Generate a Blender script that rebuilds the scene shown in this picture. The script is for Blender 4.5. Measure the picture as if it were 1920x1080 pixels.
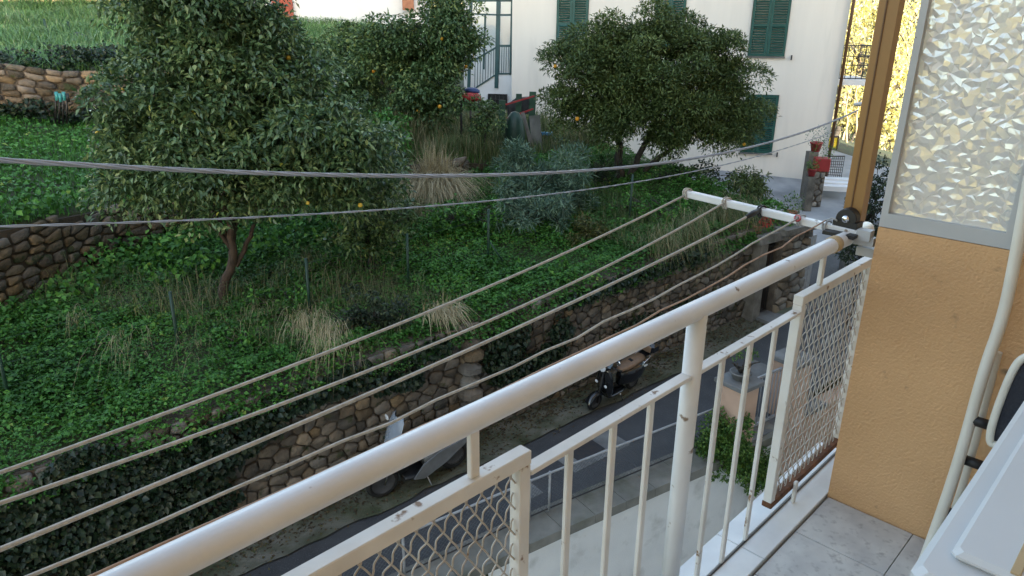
import bpy, math, random
import numpy as np
from mathutils import Vector, Matrix

# ------------------------------------------------------------------ clear, camera, sky, sun, exposure
for o in list(bpy.data.objects): bpy.data.objects.remove(o, do_unlink=True)
scene = bpy.context.scene
COL = scene.collection
random.seed(7)
RNG = np.random.default_rng(11)

FOC = 1340.0; PITCH = math.radians(19.9); ROLL = math.radians(0.55)
cf = np.array([0, math.cos(PITCH), -math.sin(PITCH)])
_r0 = np.array([1., 0, 0]); _u0 = np.array([0, math.sin(PITCH), math.cos(PITCH)])
cr = math.cos(ROLL)*_r0 + math.sin(ROLL)*_u0
cu = math.cos(ROLL)*_u0 - math.sin(ROLL)*_r0
cam_d = bpy.data.cameras.new('camera'); cam = bpy.data.objects.new('camera', cam_d); COL.objects.link(cam)
cam_d.sensor_width = 36; cam_d.lens = 36*FOC/1920; cam_d.clip_start = 0.02; cam_d.clip_end = 3000
cam.matrix_world = Matrix(((cr[0], cu[0], -cf[0], 0), (cr[1], cu[1], -cf[1], 0), (cr[2], cu[2], -cf[2], 0), (0, 0, 0, 1)))
scene.camera = cam

SUN_FROM = Vector((0.30, -0.95, 0)).normalized(); SUN_EL = math.radians(10)
world = bpy.data.worlds.new('World'); scene.world = world; world.use_nodes = True
wn = world.node_tree; wn.nodes.clear()
w_out = wn.nodes.new('ShaderNodeOutputWorld'); w_bg = wn.nodes.new('ShaderNodeBackground')
w_sky = wn.nodes.new('ShaderNodeTexSky'); w_sky.sky_type = 'NISHITA'; w_sky.sun_disc = False
w_sky.sun_elevation = SUN_EL; w_sky.sun_rotation = math.atan2(SUN_FROM.x, SUN_FROM.y)
w_sky.air_density = 1.0; w_sky.dust_density = 1.2; w_sky.ozone_density = 1.0
w_hs = wn.nodes.new('ShaderNodeHueSaturation'); w_hs.inputs['Saturation'].default_value = 0.82
wn.links.new(w_sky.outputs[0], w_hs.inputs['Color']); wn.links.new(w_hs.outputs[0], w_bg.inputs[0])
w_bg.inputs[1].default_value = 0.15; wn.links.new(w_bg.outputs[0], w_out.inputs[0])

sd = bpy.data.lights.new('sun', 'SUN'); sun = bpy.data.objects.new('sun', sd); COL.objects.link(sun)
sd.energy = 5.0; sd.angle = math.radians(0.5); sd.color = (1.0, 0.90, 0.72)
sdir = -(SUN_FROM*math.cos(SUN_EL) + Vector((0, 0, math.sin(SUN_EL))))
sun.rotation_euler = sdir.to_track_quat('-Z', 'Y').to_euler(); sun.location = (10, -30, 40)

scene.view_settings.view_transform = 'Standard'; scene.view_settings.look = 'None'
scene.view_settings.exposure = 2.45; scene.view_settings.gamma = 1.0
scene.render.engine = 'CYCLES'

# ------------------------------------------------------------------ coordinates
AZ = math.radians(44.7)
U = np.array([math.sin(AZ), math.cos(AZ), 0]); N = np.array([-U[1], U[0], 0])      # balcony: along the rail, outwards
EE = np.array([.81, .586, 0]); EE /= np.linalg.norm(EE); BB = np.array([-EE[1], EE[0], 0])   # street: along, across
ZZ = np.array([0, 0, 1.])
def ray(px, py): return cf + cr*(px-960)/FOC - cu*(py-540)/FOC
def atY(px, py, y): d = ray(px, py); return d*y/d[1]
def atZ(px, py, z): d = ray(px, py); return d*z/d[2]
def onplane(px, py, n, c): d = ray(px, py); return d*c/(d@n)
def tn(t, n, z): return U*t + N*n + ZZ*z
def ab(a, b, z=0): return EE*a + BB*b + ZZ*z

def S(a): return -6 + .07*(np.asarray(a, float)-5.7)
def sstep(x, lo, hi):
    t = np.clip((np.asarray(x, float)-lo)/(hi-lo), 0, 1); return t*t*(3-2*t)
W2A = [-30, -12, -3, -.41, .47, 1.53, 3.5, 8.2, 10, 40]; W2B = [9.9, 9.9, 10.0, 11.84, 12.58, 13.38, 13.7, 13.6, 13.6, 13.6]
W2H_A = [-30, -.41, 1.53, 3.5, 8, 9.6, 40]; W2H_H = [1.3, 1.3, .8, .65, .45, .1, .1]
def wall2_b(a): return np.interp(a, W2A, W2B)
def wall2_h(a): return np.interp(a, W2H_A, W2H_H)
def garden(a, b): return S(a) + 1.95 + .13*(b-8.3)
def terrain(a, b):
    a = np.asarray(a, float); b = np.asarray(b, float)
    g = garden(a, b); g = g - .10*np.maximum(0, b-14.5)*sstep(a, 9, 12)
    t2 = g + wall2_h(a)*sstep(b-wall2_b(a), .06, .13)
    t3 = -1.05 + .125*(b-19.5) + .03*(a-1)
    k3 = (sstep(b, 19.42, 19.5)*(1-sstep(a, 3, 8)) + sstep(b, 18.3, 22)*sstep(a, 3, 8))*(1-sstep(a, 10.5+.35*np.maximum(0, b-21), 13+.35*np.maximum(0, b-21)))
    up = t2*(1-k3) + np.maximum(t3, t2)*k3
    drive = S(a) + .14*np.maximum(0, b-8)
    drive = np.where(a > 24, drive - .22*(a-24), drive)
    wr = sstep(a, 12.95, 13.2)*(1-sstep(b, 17, 22)) + 0*b
    wr = np.maximum(wr, sstep(a, 17, 22))
    hi = up*(1-wr) + drive*wr
    yard = -8.8 + (S(a)+.0+8.8)*sstep(a, 9.6, 12)
    z = np.where(b < 5.86, yard, np.where(b < 8.33, S(a), hi))
    P = EE[None, :]*a.reshape(-1, 1) + BB[None, :]*b.reshape(-1, 1)
    r = np.hypot(P[:, 0], P[:, 1]).reshape(a.shape); Yw = P[:, 1].reshape(a.shape)
    far = np.clip(-9 + (r-42)*.20, -12, 9)
    kf = sstep(r, 34, 46)*sstep(Yw, 5, 20)
    return z*(1-kf) + far*kf
def tz(x, y): return float(terrain(np.array([x*EE[0]+y*EE[1]]), np.array([x*BB[0]+y*BB[1]]))[0])

# ------------------------------------------------------------------ materials
def _nt(name):
    m = bpy.data.materials.new(name); m.use_nodes = True; nt = m.node_tree
    return m, nt, nt.nodes['Principled BSDF'], nt.nodes['Material Output']
def rgb(c): return (c[0], c[1], c[2], 1)
def mat(name, c1, c2=None, rough=.6, scale=6., bump=0., bscale=None, metallic=0., spec=.5, spots=None, spot_scale=30., spot_lo=.68, spot_w=.05, detail=6., coat=0., objrand=0., bdist=.01, stretch=None):
    m, nt, p, out = _nt(name)
    p.inputs['Roughness'].default_value = rough; p.inputs['Metallic'].default_value = metallic
    p.inputs['Specular IOR Level'].default_value = spec; p.inputs['Coat Weight'].default_value = coat
    tc = nt.nodes.new('ShaderNodeTexCoord'); vec = tc.outputs['Object']
    if stretch:
        mp = nt.nodes.new('ShaderNodeMapping'); mp.inputs['Scale'].default_value = stretch
        nt.links.new(vec, mp.inputs[0]); vec = mp.outputs[0]
    geo = nt.nodes.new('ShaderNodeNewGeometry'); vec = geo.outputs['Position'] if not stretch else vec
    c2 = c2 or tuple(x*.75 for x in c1)
    nz = nt.nodes.new('ShaderNodeTexNoise'); nz.inputs['Scale'].default_value = scale; nz.inputs['Detail'].default_value = detail
    nt.links.new(vec, nz.inputs['Vector'])
    rp = nt.nodes.new('ShaderNodeValToRGB'); rp.color_ramp.elements[0].position = .33; rp.color_ramp.elements[1].position = .67
    rp.color_ramp.elements[0].color = rgb(c2); rp.color_ramp.elements[1].color = rgb(c1)
    nt.links.new(nz.outputs['Fac'], rp.inputs[0]); col = rp.outputs[0]
    if objrand:
        oi = nt.nodes.new('ShaderNodeObjectInfo'); hs = nt.nodes.new('ShaderNodeHueSaturation')
        gi = geo.outputs['Random Per Island']
        ad = nt.nodes.new('ShaderNodeMath'); ad.operation = 'ADD'; nt.links.new(oi.outputs['Random'], ad.inputs[0]); nt.links.new(gi, ad.inputs[1])
        fr = nt.nodes.new('ShaderNodeMath'); fr.operation = 'FRACT'; nt.links.new(ad.outputs[0], fr.inputs[0])
        mr = nt.nodes.new('ShaderNodeMapRange'); mr.inputs['To Min'].default_value = 1-objrand; mr.inputs['To Max'].default_value = 1+objrand
        nt.links.new(fr.outputs[0], mr.inputs['Value']); nt.links.new(mr.outputs[0], hs.inputs['Value'])
        m7 = nt.nodes.new('ShaderNodeMath'); m7.operation = 'MULTIPLY'; m7.inputs[1].default_value = 7.3; nt.links.new(fr.outputs[0], m7.inputs[0])
        f2 = nt.nodes.new('ShaderNodeMath'); f2.operation = 'FRACT'; nt.links.new(m7.outputs[0], f2.inputs[0])
        m2 = nt.nodes.new('ShaderNodeMapRange'); m2.inputs['To Min'].default_value = .55; m2.inputs['To Max'].default_value = 1.2
        nt.links.new(f2.outputs[0], m2.inputs['Value']); nt.links.new(m2.outputs[0], hs.inputs['Saturation'])
        nt.links.new(col, hs.inputs['Color']); col = hs.outputs[0]
    if spots:
        n2 = nt.nodes.new('ShaderNodeTexNoise'); n2.inputs['Scale'].default_value = spot_scale; n2.inputs['Detail'].default_value = 4
        nt.links.new(vec, n2.inputs['Vector'])
        r2 = nt.nodes.new('ShaderNodeValToRGB'); r2.color_ramp.elements[0].position = spot_lo; r2.color_ramp.elements[1].position = min(1, spot_lo+spot_w)
        nt.links.new(n2.outputs['Fac'], r2.inputs[0])
        mx = nt.nodes.new('ShaderNodeMixRGB'); mx.inputs[2].default_value = rgb(spots)
        nt.links.new(r2.outputs[0], mx.inputs[0]); nt.links.new(col, mx.inputs[1]); col = mx.outputs[0]
    nt.links.new(col, p.inputs['Base Color'])
    if bump:
        bn = nt.nodes.new('ShaderNodeTexNoise'); bn.inputs['Scale'].default_value = bscale or scale*4; bn.inputs['Detail'].default_value = 5
        nt.links.new(vec, bn.inputs['Vector'])
        bp = nt.nodes.new('ShaderNodeBump'); bp.inputs['Strength'].default_value = bump; bp.inputs['Distance'].default_value = bdist
        nt.links.new(bn.outputs['Fac'], bp.inputs['Height']); nt.links.new(bp.outputs[0], p.inputs['Normal'])
    return m
def leafmat(name, stops, trans=.25, rough=.5, spec=.4):
    m, nt, p, out = _nt(name)
    at = nt.nodes.new('ShaderNodeAttribute'); at.attribute_name = 'rnd'
    rp = nt.nodes.new('ShaderNodeValToRGB'); els = rp.color_ramp.elements
    els[0].position = stops[0][0]; els[0].color = rgb(stops[0][1]); els[1].position = stops[-1][0]; els[1].color = rgb(stops[-1][1])
    for pos, c in stops[1:-1]: e = els.new(pos); e.color = rgb(c)
    nt.links.new(at.outputs['Fac'], rp.inputs[0]); nt.links.new(rp.outputs[0], p.inputs['Base Color'])
    p.inputs['Roughness'].default_value = rough; p.inputs['Specular IOR Level'].default_value = spec
    tr = nt.nodes.new('ShaderNodeBsdfTranslucent'); hs = nt.nodes.new('ShaderNodeHueSaturation'); hs.inputs['Value'].default_value = 1.3; hs.inputs['Hue'].default_value = .485
    nt.links.new(rp.outputs[0], hs.inputs['Color']); nt.links.new(hs.outputs[0], tr.inputs[0])
    mx = nt.nodes.new('ShaderNodeMixShader'); mx.inputs[0].default_value = trans*.55
    nt.links.new(p.outputs[0], mx.inputs[1]); nt.links.new(tr.outputs[0], mx.inputs[2]); nt.links.new(mx.outputs[0], out.inputs[0])
    return m
def glassmat(name, col=(1, 1, 1), rough=.0, bump=0, scale=30, ior=1.45):
    m, nt, p, out = _nt(name)
    p.inputs['Base Color'].default_value = rgb(col); p.inputs['Transmission Weight'].default_value = 1; p.inputs['Roughness'].default_value = rough; p.inputs['IOR'].default_value = ior
    return m

MT = {}
MT['white_paint'] = mat('white_paint', (.74, .75, .77), (.62, .62, .625), rough=.33, scale=4, spots=(.20, .14, .10), spot_scale=21, spot_lo=.672, bump=.15, bscale=60, bdist=.003)
MT['bar_paint'] = mat('bar_paint', (.74, .73, .71), (.62, .59, .55), rough=.5, scale=7, spots=(.22, .13, .07), spot_scale=22, spot_lo=.665, bump=.2, bscale=60, bdist=.003)
MT['wire_paint'] = mat('wire_paint', (.54, .52, .49), (.40, .34, .28), rough=.6, scale=14, spots=(.2, .1, .05), spot_scale=40, spot_lo=.66)
MT['rust'] = mat('rust', (.17, .07, .03), (.06, .03, .02), rough=.9, scale=20, bump=.6, bscale=60)
MT['stucco'] = mat('stucco', (.67, .405, .205), (.53, .315, .155), rough=.9, scale=1.6, bump=.65, bscale=110, bdist=.008, spots=(.24, .16, .09), spot_scale=14, spot_lo=.67, spot_w=.12, detail=9)
MT['marble'] = mat('marble', (.80, .80, .78), (.60, .60, .60), rough=.35, scale=5, detail=12)
MT['terrazzo'] = mat('terrazzo', (.60, .59, .56), (.46, .45, .44), rough=.5, scale=11, spots=(.33, .32, .31), spot_scale=40, spot_lo=.55, spot_w=.22, detail=14)
MT['grout'] = mat('grout', (.33, .32, .30), rough=.9)
MT['grey_frame'] = mat('grey_frame', (.46, .465, .47), (.39, .395, .40), rough=.5, scale=5, spots=(.15, .11, .09), spot_scale=30, spot_lo=.72)
MT['tan_metal'] = mat('tan_metal', (.30, .155, .045), (.26, .135, .04), rough=.4, scale=2)
MT['tan_dark'] = mat('tan_dark', (.13, .06, .02), rough=.5)
MT['black_plastic'] = mat('black_plastic', (.012, .012, .013), (.009, .009, .010), rough=.5, scale=30)
MT['white_plastic'] = mat('white_plastic', (.60, .61, .61), (.55, .56, .56), rough=.4, scale=1.5)
MT['yellowed'] = mat('yellowed', (.50, .36, .19), (.42, .30, .16), rough=.6, scale=4)
MT['ivory_tube'] = mat('ivory_tube', (.70, .67, .60), (.62, .58, .50), rough=.4, scale=5)
MT['dark_mesh'] = mat('dark_mesh', (.03, .033, .045), (.018, .02, .03), rough=.8, scale=160, bump=.5, bscale=220)
MT['cord'] = mat('cord', (.52, .49, .43), (.38, .345, .295), rough=.8, scale=60, bump=.5, bscale=300, bdist=.002)
MT['rust_wire'] = mat('rust_wire', (.42, .27, .18), (.30, .17, .10), rough=.7, scale=40)
MT['cable'] = mat('cable', (.36, .36, .38), (.28, .28, .30), rough=.5, scale=4)
MT['asphalt'] = mat('asphalt', (.072, .073, .076), (.048, .049, .053), rough=.75, scale=2.2, bump=.7, bscale=130, bdist=.006, spots=(.11, .115, .125), spot_scale=85, spot_lo=.60)
MT['concrete'] = mat('concrete', (.26, .25, .22), (.155, .15, .13), rough=.9, scale=2.5, bump=.5, bscale=40, spots=(.09, .095, .06), spot_scale=2.2, spot_lo=.48, spot_w=.3, detail=12)
MT['gutter'] = mat('gutter', (.20, .19, .16), (.085, .095, .055), rough=.9, scale=1.8, bump=.7, bscale=30, bdist=.02, spots=(.055, .065, .03), spot_scale=2.6, spot_lo=.42, spot_w=.3, detail=12)
MT['pale_concrete'] = mat('pale_concrete', (.22, .22, .215), (.125, .125, .122), rough=.9, scale=3, bump=.3, bscale=40)
MT['drive'] = mat('drive', (.33, .34, .35), (.21, .22, .23), rough=.85, scale=1.6, bump=.3, bscale=20)
MT['render_wall'] = mat('render_wall', (.82, .81, .78), (.72, .71, .69), rough=.9, scale=1.7, bump=.3, bscale=60, spots=(.46, .45, .41), spot_scale=3, spot_lo=.55, spot_w=.25, detail=10)
MT['pale_bounce_stucco'] = mat('pale_bounce_stucco', (.72, .71, .68), (.66, .65, .62), rough=.9, scale=1.5)
MT['house_wall'] = mat('house_wall', (.84, .785, .70), (.76, .71, .635), rough=.9, scale=1.3, bump=.2, bscale=40, stretch=(1.2, 1.2, .16), spots=(.69, .65, .58), spot_scale=2.2, spot_lo=.55, spot_w=.25)
MT['white_wall'] = mat('white_wall', (.80, .81, .82), (.68, .68, .68), rough=.9, scale=1, bump=.2, bscale=30)
MT['shutter'] = mat('shutter', (.018, .092, .074), (.013, .07, .057), rough=.45, scale=3)
MT['teal_metal'] = mat('teal_metal', (.03, .085, .09), (.02, .06, .065), rough=.45, scale=4)
MT['dark_void'] = mat('dark_void', (.02, .022, .022), rough=.7)
MT['iron'] = mat('iron', (.03, .03, .035), (.05, .04, .035), rough=.6, scale=20)
MT['steel_grey'] = mat('steel_grey', (.40, .41, .42), (.30, .30, .31), rough=.5, scale=10)
MT['net_wire'] = mat('net_wire', (.14, .145, .15), (.09, .09, .095), rough=.6, scale=10)
MT['rim_dark'] = mat('rim_dark', (.09, .09, .095), (.06, .06, .062), rough=.4, scale=10)
MT['old_plaster'] = mat('old_plaster', (.22, .20, .17), (.11, .10, .085), rough=.9, scale=4, bump=.7, bscale=25, bdist=.02, detail=10)
MT['soil'] = mat('soil', (.075, .052, .032), (.035, .028, .018), rough=.95, scale=3, bump=.8, bscale=20, bdist=.03)
MT['ground'] = mat('ground', (.055, .075, .026), (.05, .048, .024), rough=.95, scale=.9, bump=.8, bscale=12, bdist=.04)
MT['mortar'] = mat('mortar', (.15, .122, .095), (.08, .065, .05), rough=.95, scale=5, bump=.9, bscale=30, bdist=.03)
MT['stone_brown'] = mat('stone_brown', (.20, .165, .128), (.10, .086, .07), rough=.9, scale=4.5, bump=.9, bscale=30, bdist=.02, objrand=.42, spots=(.055, .06, .03), spot_scale=5, spot_lo=.60)
MT['stone_tan'] = mat('stone_tan', (.25, .19, .125), (.13, .10, .07), rough=.9, scale=4.5, bump=.9, bscale=30, bdist=.02, objrand=.35)
MT['stone_dark'] = mat('stone_dark', (.125, .095, .062), (.06, .05, .034), rough=.95, scale=4, bump=.9, bscale=25, bdist=.03, objrand=.35, spots=(.045, .055, .022), spot_scale=4, spot_lo=.56)
MT['stone_umber'] = mat('stone_umber', (.19, .14, .085), (.095, .072, .046), rough=.9, scale=5, bump=.9, bscale=30, bdist=.02, objrand=.4)
MT['stone_grey'] = mat('stone_grey', (.23, .215, .19), (.12, .112, .098), rough=.9, scale=5, bump=.9, bscale=25, bdist=.02, objrand=.3)
MT['bark'] = mat('bark', (.085, .055, .038), (.045, .032, .024), rough=.9, scale=9, bump=.8, bscale=40, bdist=.01)
MT['bark_grey'] = mat('bark_grey', (.075, .065, .055), (.035, .03, .026), rough=.9, scale=9, bump=.8, bscale=40, bdist=.01)
MT['orange_fruit'] = mat('orange_fruit', (.75, .30, .02), (.68, .40, .03), rough=.45, scale=3)
MT['lemon_fruit'] = mat('lemon_fruit', (.72, .46, .05), (.6, .42, .06), rough=.45, scale=3)
MT['green_post'] = mat('green_post', (.018, .055, .035), (.012, .04, .028), rough=.5, scale=10)
MT['green_wood'] = mat('green_wood', (.04, .10, .055), (.03, .07, .045), rough=.7, scale=8)
MT['red_paint'] = mat('red_paint', (.40, .035, .035), (.30, .03, .03), rough=.5, scale=8)
MT['blue_cloth'] = mat('blue_cloth', (.05, .09, .25), (.03, .06, .17), rough=.7, scale=8)
MT['blue_glaze'] = mat('blue_glaze', (.07, .30, .55), (.05, .22, .42), rough=.35, scale=8)
MT['terracotta'] = mat('terracotta', (.42, .19, .11), (.33, .14, .08), rough=.8, scale=8)
MT['red_door'] = mat('red_door', (.33, .06, .03), (.26, .045, .025), rough=.6, scale=4)
MT['peach'] = mat('peach', (.62, .42, .31), (.55, .36, .26), rough=.9, scale=3, bump=.3, bscale=50)
MT['ochre_wall'] = mat('ochre_wall', (.28, .17, .10), (.20, .12, .07), rough=.9, scale=2)
MT['roof_tile'] = mat('roof_tile', (.30, .13, .08), (.2, .09, .06), rough=.9, scale=6)
MT['black_gloss'] = mat('black_gloss', (.012, .013, .016), (.010, .011, .013), rough=.12, scale=3, coat=.8)
MT['grey_body'] = mat('grey_body', (.20, .205, .21), (.15, .155, .16), rough=.4, scale=6)
MT['tan_leather'] = mat('tan_leather', (.24, .155, .095), (.20, .125, .075), rough=.5, scale=20)
MT['chrome'] = mat('chrome', (.75, .75, .77), (.7, .7, .72), rough=.15, metallic=1, scale=3)
MT['rubber'] = mat('rubber', (.02, .02, .02), (.014, .014, .014), rough=.8, scale=20)
MT['lamp_glass'] = mat('lamp_glass', (.75, .78, .82), (.65, .68, .72), rough=.1, scale=20)
MT['tail_red'] = mat('tail_red', (.4, .02, .02), rough=.2)
MT['yellow_sign'] = mat('yellow_sign', (.75, .62, .03), (.70, .55, .02), rough=.6, scale=4)
MT['teal_cap'] = mat('teal_cap', (.05, .30, .30), (.04, .22, .23), rough=.4, scale=8)
MT['tarp'] = mat('tarp', (.06, .065, .07), (.035, .04, .042), rough=.6, scale=5)
MT['dirty_floor'] = mat('dirty_floor', (.38, .33, .31), (.28, .25, .24), rough=.9, scale=2)
MT['wood_grey'] = mat('wood_grey', (.28, .25, .22), (.20, .18, .16), rough=.9, scale=9)
MT['straw_wood'] = mat('straw_wood', (.40, .30, .17), (.30, .22, .12), rough=.9, scale=9)
MT['clear_glass'] = glassmat('clear_glass', (.93, .97, .97), .02)
MT['screen_plastic'] = glassmat('screen_plastic', (.75, .82, .9), .06, ior=1.2)
def screenmat():
    m, nt, p, out = _nt('screen_film'); p.inputs['Base Color'].default_value = (.45, .52, .62, 1); p.inputs['Roughness'].default_value = .15
    tr = nt.nodes.new('ShaderNodeBsdfTransparent'); mx = nt.nodes.new('ShaderNodeMixShader'); mx.inputs[0].default_value = .42
    nt.links.new(tr.outputs[0], mx.inputs[1]); nt.links.new(p.outputs[0], mx.inputs[2]); nt.links.new(mx.outputs[0], out.inputs[0]); return m
MT['screen_film'] = screenmat()
MT['smoke_screen'] = mat('smoke_screen', (.20, .26, .33), (.15, .20, .26), rough=.15, scale=4)
MT['leaf_citrus'] = leafmat('leaf_citrus', [(0, (0.044, 0.088, 0.037)), (.45, (0.084, 0.159, 0.059)), (.8, (0.149, 0.233, 0.090)), (.955, (0.248, 0.320, 0.114)), (.982, (0.297, 0.365, 0.114)), (.99, (0.627, 0.573, 0.090)), (1, (0.627, 0.632, 0.114))], .18, .38, .6)
MT['leaf_citrus2'] = leafmat('leaf_citrus2', [(0, (0.043, 0.088, 0.031)), (.5, (0.081, 0.149, 0.051)), (.85, (0.143, 0.219, 0.077)), (.985, (0.249, 0.297, 0.086)), (1, (0.612, 0.524, 0.086))], .2, .45)
MT['leaf_olive'] = leafmat('leaf_olive', [(0, (0.048, 0.081, 0.025)), (.5, (0.084, 0.131, 0.038)), (.9, (0.145, 0.199, 0.061)), (1, (0.204, 0.264, 0.088))], .2, .5)
MT['leaf_cover'] = leafmat('leaf_cover', [(0, (0.028, 0.100, 0.015)), (.4, (0.054, 0.173, 0.027)), (.8, (0.091, 0.263, 0.041)), (.97, (0.142, 0.325, 0.053)), (1, (0.232, 0.325, 0.058))], .25, .55)
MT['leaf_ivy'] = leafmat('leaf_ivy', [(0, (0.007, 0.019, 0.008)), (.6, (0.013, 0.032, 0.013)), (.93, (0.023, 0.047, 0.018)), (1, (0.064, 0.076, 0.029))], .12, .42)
MT['leaf_oleander'] = leafmat('leaf_oleander', [(0, (0.069, 0.140, 0.095)), (.6, (0.137, 0.222, 0.147)), (1, (0.233, 0.338, 0.223))], .18, .5)
MT['leaf_bush'] = leafmat('leaf_bush', [(0, (0.040, 0.101, 0.019)), (.6, (0.081, 0.173, 0.029)), (1, (0.172, 0.274, 0.053))], .25, .5)
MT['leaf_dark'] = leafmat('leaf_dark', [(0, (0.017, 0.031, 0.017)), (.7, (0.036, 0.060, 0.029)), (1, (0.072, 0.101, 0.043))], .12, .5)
MT['leaf_young'] = leafmat('leaf_young', [(0, (.06, .08, .02)), (.6, (.09, .11, .03)), (1, (.16, .14, .05))], .3, .5)
MT['leaf_sunny'] = leafmat('leaf_sunny', [(0, (0.411, 0.385, 0.104)), (.5, (0.678, 0.616, 0.223)), (.85, (0.720, 0.698, 0.387)), (1, (0.720, 0.698, 0.446))], .95, .6)  # leaf colour made paler to carry part of the strong sunlight
MT['leaf_palm'] = leafmat('leaf_palm', [(0, (.16, .14, .03)), (.6, (.34, .28, .05)), (1, (.5, .4, .1))], .3, .6)
MT['grass'] = leafmat('grass', [(0, (0.048, 0.163, 0.024)), (.5, (0.089, 0.275, 0.041)), (.9, (0.152, 0.367, 0.068)), (1, (0.274, 0.386, 0.110))], .3, .6)
MT['grass_pale'] = leafmat('grass_pale', [(0, (0.072, 0.164, 0.050)), (.5, (0.135, 0.279, 0.091)), (.8, (0.213, 0.347, 0.143)), (1, (0.355, 0.404, 0.224))], .3, .6)
MT['grass_dark'] = leafmat('grass_dark', [(0, (0.029, 0.078, 0.021)), (.6, (0.058, 0.133, 0.036)), (1, (0.130, 0.187, 0.065))], .25, .6)
MT['grass_straw'] = leafmat('grass_straw', [(0, (0.260, 0.215, 0.117)), (.5, (0.429, 0.364, 0.215)), (1, (0.598, 0.520, 0.338))], .25, .7)
MT['grass_mix'] = leafmat('grass_mix', [(0, (.06, .11, .035)), (.35, (.10, .15, .05)), (.65, (.24, .22, .11)), (1, (.40, .35, .21))], .25, .7)
MT['flower_red'] = leafmat('flower_red', [(0, (.35, .02, .02)), (1, (.55, .06, .05))], .2, .6)

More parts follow.
